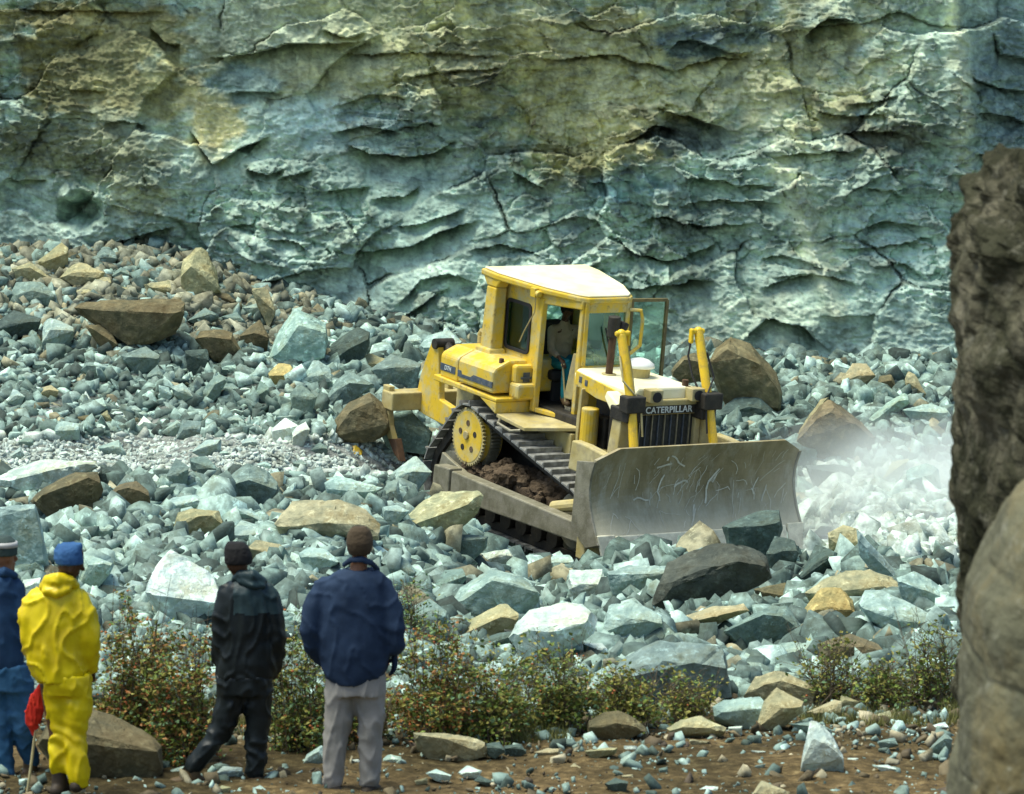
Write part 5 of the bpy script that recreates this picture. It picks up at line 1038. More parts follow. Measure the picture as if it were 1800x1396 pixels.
# ripper
mb = MB(); mb.box(-3.22, -2.92, -1.05, 1.05, 1.17, 1.43); rp = B('ripper_beam', mb, 'yellowd', bevel=.02)
for s in (-1, 1):
    y = s * .52
    mb = MB(); mb.prism([(-3.12, 1.17), (-2.8, 1.12), (-1.95, 1.05), (-1.7, 1.05), (-1.7, 1.3), (-2.45, 1.42), (-2.56, 2.02), (-2.60, 2.24), (-2.76, 2.20), (-3.0, 1.66), (-3.05, 1.43), (-3.14, 1.43)], y - .05, y + .05); B('ripper_arm', mb, 'yellow', rp, .015)
    mb = MB(); mb.tube([(-2.62, y + .12, 2.16), (-1.75, y + .12, 1.35)], .075, 12); mb.cyl((-2.64, y - .08, 2.18), (-2.64, y + .22, 2.18), .075); B('ripper_cylinder', mb, 'dark', rp, 0)
for y in (-.98, 0, .98):
    mb = MB(); mb.prism([(-3.24, 1.50), (-3.06, 1.50), (-3.06, 1.20), (-3.0, .95), (-2.84, .72), (-2.80, .60), (-2.96, .70), (-3.16, .95), (-3.24, 1.20)], y - .045, y + .045); sh = B('ripper_shank', mb, 'yellowd', rp, .012)
    mb = MB(); mb.prism([(-2.99, .76), (-2.80, .80), (-2.64, .50), (-2.83, .60)], y - .055, y + .055); B('ripper_tooth', mb, 'rust', sh, .008)
# stones carried on the machine
# ------------------------------------------------------------------ people
# every figure is laid out from joints (pixel column, pixel row, metres towards(+)/away(-) from the lens) at its own distance
def figure_map(zf, Y):
    def f(x, y, d=0):
        p = at(*zf(x, y), Y - d); return Vector(p)
    return f
def hand(mb, w_, dirn, palm, out, s=1.0, curl=.6):
    """palm + four bent fingers of unequal length + thumb; dirn along the hand, palm = side the fingers curl to, out = thumb side"""
    d = Vector(dirn).normalized(); c = Vector(palm).normalized(); o = Vector(out).normalized(); w_ = Vector(w_)
    mb.tube([w_ - d * .02 * s, w_ + d * .035 * s, w_ + d * .085 * s], [.026 * s, .034 * s, .032 * s], 10, 'round', (o, .55))
    for k, L in enumerate((.072, .080, .074, .058)):
        b = w_ + d * .088 * s + o * (.027 - k * .018) * s; r_ = (.0095, .0098, .0093, .0082)[k] * s; a = 0; P = [b]
        for q, f in enumerate((.45, .32, .23)): a += curl * (.7 + .2 * q) * (1 + .08 * k); P.append(P[-1] + (d * math.cos(a) + c * math.sin(a)) * L * s * f)
        mb.tube(P, [r_, r_, r_ * .92, r_ * .8], 8, 'round')
    b = w_ + d * .03 * s + o * .030 * s
    mb.tube([b, b + (d * .7 + o * .7 + c * .2).normalized() * .035 * s, b + (d * .9 + o * .45 + c * .45).normalized() * .066 * s], [.013 * s, .0115 * s, .0095 * s], 8, 'round')
def body_mesh(J, hands=(), face=(0, 1, 0), s=1.0, skin='skin', name='body', parent=None, voxel=.009):
    mb = MB(); f = Vector(face).normalized(); hd = J['head']; upv = (hd - J['neck']).normalized(); side = f.cross(upv).normalized()
    # skull, jaw, nose, ears
    mb.tube([hd + upv * .075 * s, hd + upv * .03 * s, hd - upv * .03 * s - f * .0, hd - upv * .085 * s + f * .02 * s], [.062 * s, .078 * s, .074 * s, .050 * s], 16, 'round', (f, .84))
    mb.tube([hd - upv * .07 * s + f * .045 * s, hd - upv * .105 * s + f * .065 * s], [.034 * s, .024 * s], 10, 'round')
    mb.tube([hd + upv * .0 * s + f * .082 * s, hd - upv * .035 * s + f * .104 * s], [.010 * s, .016 * s], 8, 'round')
    mb.tube([hd + upv * .012 * s + f * .070 * s - side * .035 * s, hd + upv * .016 * s + f * .078 * s, hd + upv * .012 * s + f * .070 * s + side * .035 * s], [.010 * s, .012 * s, .010 * s], 8, 'round')
    mb.tube([hd - upv * .062 * s + f * .075 * s - side * .022 * s, hd - upv * .060 * s + f * .086 * s, hd - upv * .062 * s + f * .075 * s + side * .022 * s], .009 * s, 8, 'round')
    for q in (-1, 1): mb.tube([hd + upv * .02 * s + side * q * .073 * s, hd - upv * .03 * s + side * q * .070 * s], [.020 * s, .014 * s], 8, 'round', (f, .6))
    mb.tube([hd - upv * .05 * s, J['neck'], J['chest']], [.052 * s, .056 * s, .07 * s], 12, 'round')
    mb.tube([J['shl'], J['chest'], J['shr']], [.055 * s, .10 * s, .055 * s], 12, 'round')
    mb.tube([J['chest'], (J['chest'] + J['pelvis']) / 2, J['pelvis']], [.12 * s, .115 * s, .13 * s], 16, 'round', (side, .75))
    for q in 'lr':
        mb.tube([J['sh' + q], (J['sh' + q] + J['el' + q]) / 2, J['el' + q], (J['el' + q] * .6 + J['wr' + q] * .4), J['wr' + q]], [.052 * s, .046 * s, .038 * s, .037 * s, .025 * s], 12, 'round')
        mb.tube([J['hp' + q], (J['hp' + q] + J['kn' + q]) / 2, J['kn' + q], (J['kn' + q] * .65 + J['an' + q] * .35), J['an' + q]], [.085 * s, .072 * s, .052 * s, .052 * s, .034 * s], 14, 'round')
        mb.tube([J['pelvis'], J['hp' + q]], [.10 * s, .09 * s], 12, 'round')
        mb.tube([J['an' + q], J['an' + q] * .5 + J['to' + q] * .5, J['to' + q]], [.035 * s, .032 * s, .024 * s], 10, 'round')
    for w_, d, c, o in hands: hand(mb, w_, d, c, o, s)
    return remeshed(name, mb, voxel * s, M[skin], parent, 3)
def folds(amp, k, zz, stretch=(1, 1, 1), sites=()):
    off = Vector((zz * 3.1, zz * 1.7, zz))
    def f(co, n):
        q = Vector((co.x * stretch[0], co.y * stretch[1], co.z * stretch[2])) * k + off
        q = q + Vector((0, 0, 0)) + mnoise.noise_vector(q * .6) * .7; a = 1 - abs(mnoise.noise(q)) * 4.2; b = mnoise.noise(q * 2.6); v = (max(a, 0)**2 - .35) * amp + b * amp * .35
        for c, r_, g_ in sites:
            d = (co - c).length
            if d < r_: w_ = (1 - d / r_); v += g_ * w_ * math.sin((co.z * 55 + co.x * 30 + mnoise.noise(q) * 5)) 
        return v
    return f
def rows(zf, Y, L, dep, m_=None):
    """L: (y, xl, xr[, d, depth]) pixel rows of an outline -> horizontal elliptical sections"""
    out = []
    for r_ in L:
        y, xl, xr = r_[:3]; d = r_[3] if len(r_) > 3 else 0; dp = r_[4] if len(r_) > 4 else dep
        a = at(*zf(xl, y), Y - d); b = at(*zf(xr, y), Y - d); c = (a + b) / 2; out.append((c[0], c[1], c[2], abs(b[0] - a[0]) / 2, dp))
    return out
def person(label, loc):
    e = empty('person', loc); return tag(e, label, 'person', 'people watching the bulldozer' if 'cab' not in label else None)
def attach(e, objs):
    for o in objs: o.parent = e; o.location = -e.location
def boot(P_an, P_to, m, s=1.0, sole=.0):
    a, t = Vector(P_an), Vector(P_to); mb = MB(); h = Vector((0, 0, 1)); d = (t - a); d.z = 0; d.normalize(); hl = Vector((a.x, a.y, t.z)) - d * .05
    mb.tube([a + h * .03, a, Vector((a.x, a.y, t.z + .03))], [.045 * s, .050 * s, .055 * s], 12, 'round')
    mb.tube([hl + h * .015, hl * .5 + t * .5 + h * .02, t + h * .01, t + d * .03 + h * .005], [.045 * s, .048 * s, .046 * s, .035 * s], 12, 'round', ((0, 0, 1), 1.05))
    return remeshed('boot', mb, .010, M[m], None, 3)

# ---- person in the yellow oilskins
zf = z['Z']; Y0 = 25.2; f = figure_map(zf, Y0)
J = dict(head=f(362, 215, 0), neck=f(325, 290, .0), chest=f(310, 400, 0), pelvis=f(325, 790, 0), shl=f(200, 400, 0), shr=f(410, 400, 0), ell=f(170, 590, .02), elr=f(455, 590, .0), wrl=f(260, 740, -.14), wrr=f(470, 745, -.10),
         hpl=f(270, 830), hpr=f(390, 830), knl=f(290, 1070, 0), knr=f(385, 1070, .02), anl=f(305, 1290, 0), anr=f(400, 1300, .05), tol=f(345, 1350, -.06), tor=f(440, 1330, -.05))
e = person('person in a yellow oilskin suit and blue wool cap, hands in pockets', f(330, 1380)); parts = []
parts.append(body_mesh(J, [(J['wrl'], (.3, .5, -1), (0, 1, 0), (1, 0, 0)), (J['wrr'], (-.1, .6, -1), (0, 1, 0), (-1, 0, 0))], face=(.93, .36, -.05), skin='skin'))
mb = MB(); mb.rings(rows(zf, Y0, [(320, 235, 395, 0, .07), (350, 175, 425, 0, .11), (400, 140, 445, 0, .13), (500, 118, 455, 0, .15), (600, 116, 440, 0, .155), (700, 135, 440, 0, .16), (760, 158, 455, 0, .16), (815, 195, 400, .02, .14)], .14), 28)
mb.tube([f(185, 385), f(150, 480, .03), f(155, 600, .03), f(200, 720, -.08), f(255, 770, -.12)], [.075, .078, .072, .066, .05], 14, 'round')
mb.tube([f(405, 385), f(435, 470, .02), f(452, 580, .03), f(462, 670, -.0), f(468, 745, -.06)], [.078, .082, .078, .070, .052], 14, 'round')
J_ = remeshed('jacket', mb, .013, M['yellow_oilskin'], None, 5, folds(.017, 8, 1, (1, 1, .6), [(f(450, 600), .16, .006), (f(300, 760), .2, .006), (f(170, 620), .15, .005)])); parts.append(J_)
mb = MB(); mb.tube([f(225, 330, .03), f(245, 300, .06), f(300, 290, .09), f(360, 300, .06), f(390, 330, .0)], [.035, .045, .055, .045, .035], 12, 'round'); mb.tube([f(240, 290, .02), f(300, 275, .0), f(370, 300, -.03)], [.028, .035, .03], 10, 'round')
mb.tube([f(235, 300, .05), f(240, 350, .10), f(290, 365, .12), f(350, 340, .10)], [.03, .035, .035, .03], 10, 'round')
h_ = remeshed('hood', mb, .011, M['yellow_oilskin'], None, 4, folds(.006, 9, 2)); parts.append(h_)
mb = MB(); mb.rings(rows(zf, Y0, [(770, 205, 470, 0, .15), (830, 215, 472, 0, .15), (880, 225, 468, 0, .14)], .14), 24)
mb.tube([f(290, 850), f(300, 960, 0), f(318, 1080, 0), f(305, 1180, 0), f(312, 1245, 0)], [.105, .092, .078, .082, .080], 14, 'round'); mb.tube([f(400, 850), f(398, 960, .03), f(385, 1080, .03), f(395, 1200, .05), f(405, 1315, .05)], [.105, .098, .082, .080, .082], 14, 'round')
parts.append(remeshed('trousers', mb, .013, M['yellow_oilskin'], None, 4, folds(.014, 7, 4, (1, 1, .8), [(f(320, 1090), .2, .008), (f(390, 1090), .2, .008), (f(310, 1230), .15, .008), (f(400, 1270), .15, .008), (f(330, 850), .2, .006)])))
mb = MB(); hd = J['head']; mb.rings([(hd.x - .005, hd.y, hd.z + .005, .093, .098), (hd.x - .01, hd.y, hd.z + .05, .098, .10), (hd.x - .012, hd.y, hd.z + .10, .094, .09), (hd.x + .0, hd.y, hd.z + .135, .085, .06), (hd.x + .02, hd.y, hd.z + .15, .06, .035)], 24, 2.2)
parts.append(remeshed('wool_cap', mb, .009, M['blue_wool'], None, 3, folds(.005, 22, 6)))
parts.append(boot(f(305, 1290), f(335, 1372, -.08), 'boot_leather')); parts.append(boot(f(402, 1310, .04), f(425, 1345, -.06), 'boot_leather'))
attach(e, parts)

# ---- person at the left edge: blue jacket, jeans, patterned beanie
Y0 = 26.1; f = figure_map(zf, Y0)
J = dict(head=f(18, 165, 0), neck=f(20, 235, 0), chest=f(5, 330), pelvis=f(20, 740), shl=f(-110, 340), shr=f(85, 330), ell=f(-150, 520, 0), elr=f(95, 520, 0), wrl=f(-60, 660, -.14), wrr=f(90, 660, -.12),
         hpl=f(-40, 800), hpr=f(80, 800), knl=f(0, 1050), knr=f(110, 1020, 0), anl=f(30, 1290), anr=f(150, 1230, -.1), tol=f(60, 1360, -.05), tor=f(190, 1285, -.2))
e = person('person in blue jacket and jeans cut off by the left edge of the photo', f(20, 1370)); parts = []
parts.append(body_mesh(J, [(J['wrl'], (.2, .6, -1), (0, 1, 0), (1, 0, 0)), (J['wrr'], (-.1, .6, -1), (0, 1, 0), (-1, 0, 0))], face=(.75, .65, 0), skin='skin_light'))
mb = MB(); mb.rings(rows(zf, Y0, [(250, -40, 75, 0, .08), (290, -110, 92, 0, .12), (360, -140, 105, 0, .14), (480, -150, 112, 0, .15), (600, -140, 118, 0, .15), (700, -120, 128, 0, .15), (745, -100, 120, 0, .14)], .14), 26)
mb.tube([f(-110, 330), f(-145, 500), f(-90, 650, -.1)], [.08, .075, .06], 12, 'round'); mb.tube([f(75, 330), f(92, 470, .03), f(102, 600, 0), f(80, 690, -.1)], [.075, .078, .072, .055], 12, 'round')
parts.append(remeshed('jacket', mb, .013, M['blue_jacket_cloth'], None, 5, folds(.012, 7, 8, (1, 1, .6), [(f(95, 520), .2, .006)])))
mb = MB(); mb.tube([f(-30, 260, .05), f(20, 250, .09), f(75, 270, .03)], [.03, .04, .03], 10, 'round'); parts.append(remeshed('collar', mb, .011, M['blue_jacket_cloth'], None, 3))
mb = MB(); mb.rings(rows(zf, Y0, [(720, -90, 145, 0, .14), (800, -95, 160, 0, .14), (860, -90, 180, 0, .14)], .14), 24)
mb.tube([f(-35, 830), f(-5, 950), f(5, 1060), f(20, 1200), f(40, 1305)], [.10, .095, .075, .065, .062], 14, 'round'); mb.tube([f(100, 830), f(110, 940, 0), f(118, 1040, 0), f(130, 1150, -.06), f(165, 1225, -.1)], [.105, .095, .075, .068, .062], 14, 'round')
parts.append(remeshed('jeans', mb, .013, M['blue_jeans'], None, 4, folds(.012, 7, 9, (1, 1, .8), [(f(118, 1050), .2, .007), (f(5, 1060), .2, .007), (f(30, 1250), .15, .007)])))
hd = J['head']; mb = MB(); mb.rings([(hd.x, hd.y, hd.z - .0, .096, .10), (hd.x, hd.y, hd.z + .05, .098, .10), (hd.x, hd.y, hd.z + .10, .085, .088), (hd.x, hd.y, hd.z + .135, .045, .05)], 24, 2.1)
bn = remeshed('beanie', mb, .009, M['grey_green_knit'], None, 3, folds(.003, 25, 3)); parts.append(bn)
mb = MB(); mb.rings([(hd.x, hd.y, hd.z + .060, .1015, .104), (hd.x, hd.y, hd.z + .095, .0945, .098)], 28, 2.1); bd = mb.build('pale_band', M['pale_knit'], None, 0, True)
parts.append(boot(f(35, 1290), f(70, 1355, -.06), 'tan_boot')); parts.append(boot(f(155, 1225, -.1), f(190, 1290, -.2), 'tan_boot'))
attach(e, parts); bd.parent = bn

# ---- person in black waterproofs
zf = z['P']; Y0 = 25.9; f = figure_map(zf, Y0)
J = dict(head=f(400, 205, 0), neck=f(430, 275, 0), chest=f(450, 370), pelvis=f(445, 800), shl=f(350, 370), shr=f(560, 380), ell=f(335, 570, .02), elr=f(600, 580, .02), wrl=f(330, 700, -.12), wrr=f(600, 730, -.12),
         hpl=f(385, 850), hpr=f(505, 850), knl=f(330, 1060, 0), knr=f(505, 1080, 0), anl=f(185, 1270, .05), anr=f(495, 1290, 0), tol=f(75, 1345, .0), tor=f(475, 1335, -.02))
e = person('person in black waterproofs and a black beanie standing with legs apart', f(330, 1370)); parts = []
parts.append(body_mesh(J, [(J['wrl'], (.2, .5, -1), (0, 1, 0), (1, 0, 0)), (J['wrr'], (-.2, .5, -1), (0, 1, 0), (-1, 0, 0))], face=(-.7, .7, -.05), skin='skin'))
mb = MB(); mb.rings(rows(zf, Y0, [(285, 385, 520, 0, .08), (320, 335, 560, 0, .11), (380, 315, 585, 0, .13), (460, 312, 590, 0, .14), (600, 318, 590, 0, .14), (720, 300, 605, 0, .15), (800, 290, 595, 0, .14)], .14), 26)
mb.tube([f(350, 360), f(325, 460, .02), f(325, 580, .02), f(312, 680, -.03), f(320, 730, -.08)], [.075, .072, .066, .06, .05], 12, 'round'); mb.tube([f(555, 365), f(585, 470, .02), f(603, 590, .02), f(600, 690, -.03), f(598, 750, -.07)], [.075, .072, .068, .062, .055], 12, 'round')
jk = remeshed('jacket', mb, .013, M['black_waterproof'], None, 5, folds(.015, 8, 12, (1, 1, .6), [(f(600, 600), .18, .006), (f(540, 560), .15, .005)])); parts.append(jk)
# teal yoke across the shoulders: a panel cut from the jacket's own skin, laid 4 mm proud
bm = bmesh.new(); bm.from_mesh(jk.data); zl = f(500, 455).z; xl_ = f(390, 400).x; yt = f(450, 300).z
dl = [fc for fc in bm.faces if not (fc.calc_center_median().z > zl + .01 * math.sin(fc.calc_center_median().x * 40) and fc.calc_center_median().x > xl_ - .0 and fc.normal.y < .35)]
bmesh.ops.delete(bm, geom=dl, context='FACES')
bm.normal_update(); [setattr(v, 'co', v.co + v.normal * .004) for v in bm.verts]
me = bpy.data.meshes.new('yoke'); bm.to_mesh(me); bm.free(); me.materials.clear(); me.materials.append(M['teal_yoke']); yk = bpy.data.objects.new('yoke', me); COL.objects.link(yk)
mb = MB(); mb.tube([f(390, 290, .03), f(420, 265, .06), f(480, 270, .09), f(535, 300, .05)], [.03, .036, .045, .035], 12, 'round'); mb.tube([f(420, 300, .08), f(480, 320, .11), f(530, 325, .08)], [.028, .034, .028], 10, 'round'); parts.append(remeshed('hood', mb, .011, M['teal_yoke'], None, 4, folds(.006, 9, 2)))
mb = MB(); mb.rings(rows(zf, Y0, [(780, 292, 592, 0, .14), (830, 292, 592, 0, .14), (880, 300, 590, 0, .14)], .14), 24)
mb.tube([f(385, 870), f(345, 990), f(310, 1080), f(240, 1170, .03), f(175, 1255, .05)], [.105, .092, .080, .075, .068], 14, 'round'); mb.tube([f(510, 870), f(510, 990, 0), f(503, 1090, 0), f(497, 1190, 0), f(492, 1285)], [.105, .095, .082, .076, .072], 14, 'round')
parts.append(remeshed('trousers', mb, .013, M['black_waterproof'], None, 4, folds(.016, 8, 14, (1, 1, .8), [(f(300, 1080), .2, .007), (f(500, 1200), .2, .008)])))
hd = J['head']; mb = MB(); mb.rings([(hd.x + .01, hd.y, hd.z - .005, .094, .10), (hd.x + .01, hd.y, hd.z + .05, .096, .10), (hd.x + .0, hd.y, hd.z + .11, .084, .085), (hd.x - .01, hd.y, hd.z + .145, .055, .05)], 24, 2.2); parts.append(remeshed('beanie', mb, .009, M['black_wool'], None, 3, folds(.004, 25, 3)))
parts.append(boot(f(175, 1275, .05), f(75, 1350, .08), 'tan_boot')); parts.append(boot(f(493, 1290), f(475, 1330, -.1), 'tan_boot'))
attach(e, parts); yk.parent = jk

# ---- person in the navy jacket and grey trousers, back to the camera
Y0 = 25.55; f = figure_map(zf, Y0)
J = dict(head=f(1033, 118, 0), neck=f(1033, 200, 0), chest=f(1010, 320), pelvis=f(1010, 790), shl=f(850, 330), shr=f(1150, 330), ell=f(775, 560, .03), elr=f(1210, 560, .03), wrl=f(850, 690, -.12), wrr=f(1213, 655, .0),
         hpl=f(930, 850), hpr=f(1085, 850), knl=f(912, 1080, 0), knr=f(1085, 1080, 0), anl=f(895, 1310), anr=f(1085, 1310), tol=f(850, 1375, -.08), tor=f(1115, 1370, -.1))
e = person('person in a navy blue jacket and pale grey trousers with back to the camera', f(1000, 1390)); parts = []
parts.append(body_mesh(J, [(J['wrl'], (.3, .6, -1), (0, 1, 0), (1, 0, 0))], face=(.12, 1, 0), skin='skin_light'))
mb = MB(); mb.rings(rows(zf, Y0, [(235, 945, 1125, 0, .09), (265, 880, 1165, 0, .12), (310, 830, 1195, 0, .14), (400, 812, 1200, 0, .155), (540, 815, 1195, 0, .165), (660, 825, 1190, 0, .17), (740, 835, 1180, 0, .165), (790, 850, 1150, 0, .16), (830, 900, 1075, .02, .13)], .15), 30)
mb.tube([f(855, 325), f(800, 430, .03), f(772, 550, .04), f(795, 640, -.02), f(850, 705, -.10)], [.078, .078, .072, .066, .055], 14, 'round'); mb.tube([f(1145, 325), f(1195, 430, .03), f(1215, 550, .05), f(1218, 640, .03)], [.078, .078, .074, .064], 14, 'round')
parts.append(remeshed('jacket', mb, .013, M['navy_jacket'], None, 6, folds(.010, 7.5, 20, (1, 1, .7), [(f(1200, 570), .2, .007), (f(800, 600), .2, .006), (f(1000, 780), .15, .004)])))
mb = MB(); mb.tube([f(950, 215, -.02), f(985, 190, .06), f(1040, 185, .08), f(1095, 205, .06), f(1130, 240, -.02)], [.020, .024, .026, .024, .020], 12, 'round', ((0, 0, 1), .6)); parts.append(remeshed('collar', mb, .010, M['navy_jacket'], None, 3))
mb = MB(); mb.rings(rows(zf, Y0, [(770, 856, 1172, 0, .14), (830, 856, 1174, 0, .14), (880, 858, 1172, 0, .14)], .14), 24)
mb.tube([f(930, 870), f(925, 980), f(915, 1090), f(905, 1200), f(895, 1335)], [.105, .098, .086, .078, .070], 16, 'round'); mb.tube([f(1090, 870), f(1092, 980), f(1088, 1090), f(1085, 1200), f(1080, 1330)], [.105, .098, .086, .078, .070], 16, 'round')
parts.append(remeshed('trousers', mb, .013, M['grey_trousers'], None, 4, folds(.013, 8, 22, (1.3, 1, .5), [(f(915, 1080), .2, .003), (f(1085, 1280), .15, .005), (f(895, 1290), .15, .005)])))
hd = J['head']; mb = MB(); mb.rings([(hd.x, hd.y - .022, hd.z - .055, .070, .066), (hd.x, hd.y - .016, hd.z - .02, .084, .086), (hd.x, hd.y - .008, hd.z + .03, .092, .098), (hd.x, hd.y - .0, hd.z + .07, .086, .094), (hd.x, hd.y, hd.z + .108, .072, .08), (hd.x, hd.y, hd.z + .135, .045, .05)], 24, 2.1); parts.append(remeshed('hair', mb, .008, M['short_hair'], None, 3, folds(.003, 60, 3)))
mb = MB(); w_ = f(1215, 665, .0); hand(mb, w_, (-.05, .15, -1), (-.6, .6, 0), (-.3, 1, 0), 1.12, .35); parts.append(remeshed('glove', mb, .007, M['navy_jacket'], None, 2))
parts.append(boot(f(897, 1325), f(848, 1385, -.08), 'boot_leather')); parts.append(boot(f(1082, 1322), f(1115, 1380, -.1), 'boot_leather'))
attach(e, parts)

# ---- operator in the cab (own frame = the bulldozer's)
def g(x, y, zz): return Vector(DW(x - .18, y, zz + .05))
J = dict(head=g(-.10, .0, 3.00), neck=g(-.14, 0, 2.86), chest=g(-.16, 0, 2.70), pelvis=g(-.20, 0, 2.30), shl=g(-.15, .19, 2.74), shr=g(-.15, -.19, 2.74), ell=g(.02, .27, 2.50), elr=g(.02, -.30, 2.50), wrl=g(.26, .24, 2.46), wrr=g(.26, -.30, 2.42),
         hpl=g(-.10, .10, 2.30), hpr=g(-.10, -.12, 2.30), knl=g(.32, .14, 2.34), knr=g(.30, -.20, 2.34), anl=g(.42, .14, 1.92), anr=g(.36, -.24, 1.92), tol=g(.56, .14, 1.84), tor=g(.50, -.28, 1.84))
e = person('operator seated in the bulldozer cab wearing a tan shirt and teal trousers', g(-.2, 0, 2.2)); parts = []
fx = Vector(DM[:, 0]); fy = Vector(DM[:, 1]); fz = Vector(DM[:, 2])
parts.append(body_mesh(J, [(J['wrr'], fx * .9 - fz * .5, -fz, fy), (J['wrl'], fx * .9 - fz * .4, -fz, -fy)], face=fx * .8 - fy * .6, skin='skin'))
mb = MB(); mb.tube([J['neck'] - fz * .05, J['chest'], J['pelvis'] * .5 + J['chest'] * .5, J['pelvis']], [.09, .165, .165, .17], 18, 'round', (fy, .72)); 
for q in 'lr': mb.tube([J['sh' + q], J['el' + q], J['el' + q] * .3 + J['wr' + q] * .7], [.07, .056, .042], 12, 'round')
mb.tube([J['shl'], J['shr']], .07, 12, 'round'); parts.append(remeshed('shirt', mb, .013, M['tan_shirt'], None, 4, folds(.010, 8, 31)))
mb = MB()
for q in 'lr': mb.tube([J['pelvis'], J['hp' + q], J['kn' + q], J['kn' + q] * .3 + J['an' + q] * .7, J['an' + q]], [.11, .105, .085, .075, .07], 12, 'round')
parts.append(remeshed('trousers', mb, .013, M['teal_trousers'], None, 4, folds(.009, 8, 33)))
hd = J['head']; mb = MB(); mb.ball((hd.x, hd.y, hd.z + .045), .096, 10, sz=.85); parts.append(remeshed('cap', mb, .01, M['black_wool'], None, 2))
for q in 'lr':
    mb = MB(); mb.tube([J['an' + q] - fx * .04 - fz * .03, J['to' + q] - fx * .05, J['to' + q]], [.05, .05, .038], 10, 'round'); parts.append(remeshed('boot', mb, .01, M['tan_boot'], None, 2))
attach(e, parts)

# ---- red flag stuck in the ground on its stick
zf = z['Z']; Y0 = 25.3; f = figure_map(zf, Y0)
fl = empty('flag', f(140, 1396)); tag(fl, 'furled red flag on a thin stick between the two left people', 'flag')
mb = MB(); mb.tube([f(136, 1420), f(160, 1250), f(178, 1100), f(205, 850)], .009, 8); st = mb.build('stick', M['yellowd'], None, 0)
mb = MB(); mb.tube([f(207, 828), f(200, 870), f(186, 930), f(170, 1000), f(170, 1040), f(178, 1100)], [.015, .038, .055, .062, .042, .008], 16, 'round', ((1, 0, 0), .45)); cl_ = remeshed('cloth', mb, .008, M['red_cloth'], None, 2, folds(.012, 16, 40, (1.5, 1, .3)))
attach(fl, [st, cl_])
# small bright yellow scrap on the gravel
c = at(625, 797, ground_hit(625, 803)); mb = MB(); rs = np.random.default_rng(6)
mb.add([(c[0] + a, c[1] + b, c[2] + h) for a, b, h in ((-.12, 0, .06), (-.03, -.07, .0), (.09, -.05, -.02), (.10, .03, .03), (.02, .06, .09), (-.06, .05, .10), (-.08, -.02, -.02), (.0, .0, .12), (.05, 0, .08))], [(0, 1, 7), (1, 2, 8, 7), (2, 3, 8), (3, 4, 7, 8), (4, 5, 7), (5, 0, 7), (0, 6, 1), (1, 6, 3, 2), (6, 0, 5), (6, 5, 4, 3)])
o = mb.build('crumpled_sheet', M['cylyel'], None, .004); tag(o, 'small bright yellow crumpled scrap lying on the white gravel left of the bulldozer', 'scrap')
# ------------------------------------------------------------------ near bank at the right, dust, shrubs
def lump(name, contour, Y, hw_, hd_, m, label, cat, seed, amp=.22, xr=None):
    """contour: (px,py) of the left outline, top to bottom; the mass extends hw_ metres to the right of it"""
    pts = np.array(contour, float); NR = 240; yy = np.linspace(pts[0, 1], pts[-1, 1], NR); xx = np.interp(yy, pts[:, 1], pts[:, 0]); n = 260; V = []
    for i, (x, y) in enumerate(zip(xx, yy)):
        p = at(x, y, Y); t = i / (NR - 1); sh = min(1, (t * 9 + .02))**.5
        for j in range(n):
            a = 2 * math.pi * j / n; c, s = math.cos(a), math.sin(a); rx = hw_ * sh if False else hw_; k = .75
            V.append((p[0] + rx + rx * math.copysign(abs(c)**k, c), Y + hd_ * sh * math.copysign(abs(s)**k, s), p[2]))
    V = np.array(V); F = []
    for i in range(NR - 1):
        for j in range(n): a = i * n + j; b = i * n + (j + 1) % n; F.append((a, a + n, b + n, b))
    F.append(tuple(range(n)))
    me = bpy.data.meshes.new(name); me.from_pydata([tuple(v) for v in V], [], F); bm = bmesh.new(); topz = max(v[2] for v in V); bm.from_mesh(me); bmesh.ops.recalc_face_normals(bm, faces=bm.faces)
    o3 = Vector((seed, seed * 2.3, 7)); bm.normal_update(); dd = []
    for v in bm.verts:
        q = v.co * 1.5 + o3; a = mnoise.fractal(q, .8, 2.2, 6) * amp; vr = mnoise.voronoi(Vector((q.x * 1.3, q.y * 1.3, q.z * 2.2)))[0]; a += (.45 - vr[0]) * amp * .7 + (min(vr[1] - vr[0], .12) - .12) * amp * 1.6; vs_ = mnoise.voronoi(Vector((q.x * 3.4, q.y * 3.4, q.z * 4.6)))[0]; a += (.4 - vs_[0]) * amp * .55; vt = mnoise.voronoi(q * 9)[0]; a += (.4 - vt[0]) * amp * .2
        dd.append(v.normal * a)
    for v, d in zip(bm.verts, dd):
        k = max(0, 1 - (topz - v.co.z) / .8) if name == 'rock_bank' else 0 # crumbly soil at the top
        v.co += d + (v.normal * (mnoise.fractal(v.co * 7, .6, 2.1, 3) * .075 + (.3 - mnoise.voronoi(v.co * 6)[0][0]) * .10) * k if k else Vector())
    bm.to_mesh(me); bm.free(); me.materials.append(M[m]); o = bpy.data.objects.new(name, me); COL.objects.link(o); return tag(o, label, cat)
lump('rock_bank', [(1795, 262), (1760, 272), (1735, 300), (1712, 330), (1712, 352), (1690, 385), (1672, 430), (1672, 500), (1680, 540), (1684, 600), (1690, 700), (1688, 800), (1690, 950), (1696, 1050), (1700, 1150), (1706, 1300), (1706, 1420), (1700, 1750)], 17.0, 1.6, 1.7, 'bank', 'tall dark earthy rock bank at the right edge of the photo', 'rock bank', 3.3, .07)
lump('boulder', [(1812, 835), (1790, 850), (1775, 880), (1757, 930), (1735, 985), (1712, 1030), (1702, 1080), (1698, 1150), (1692, 1230), (1690, 1290), (1676, 1350), (1672, 1396), (1670, 1900)], 14.5, 1.0, .9, 'lichen', 'smooth lichen-stained boulder in the near lower right corner against the dark bank', 'boulder', 9.1, .03)
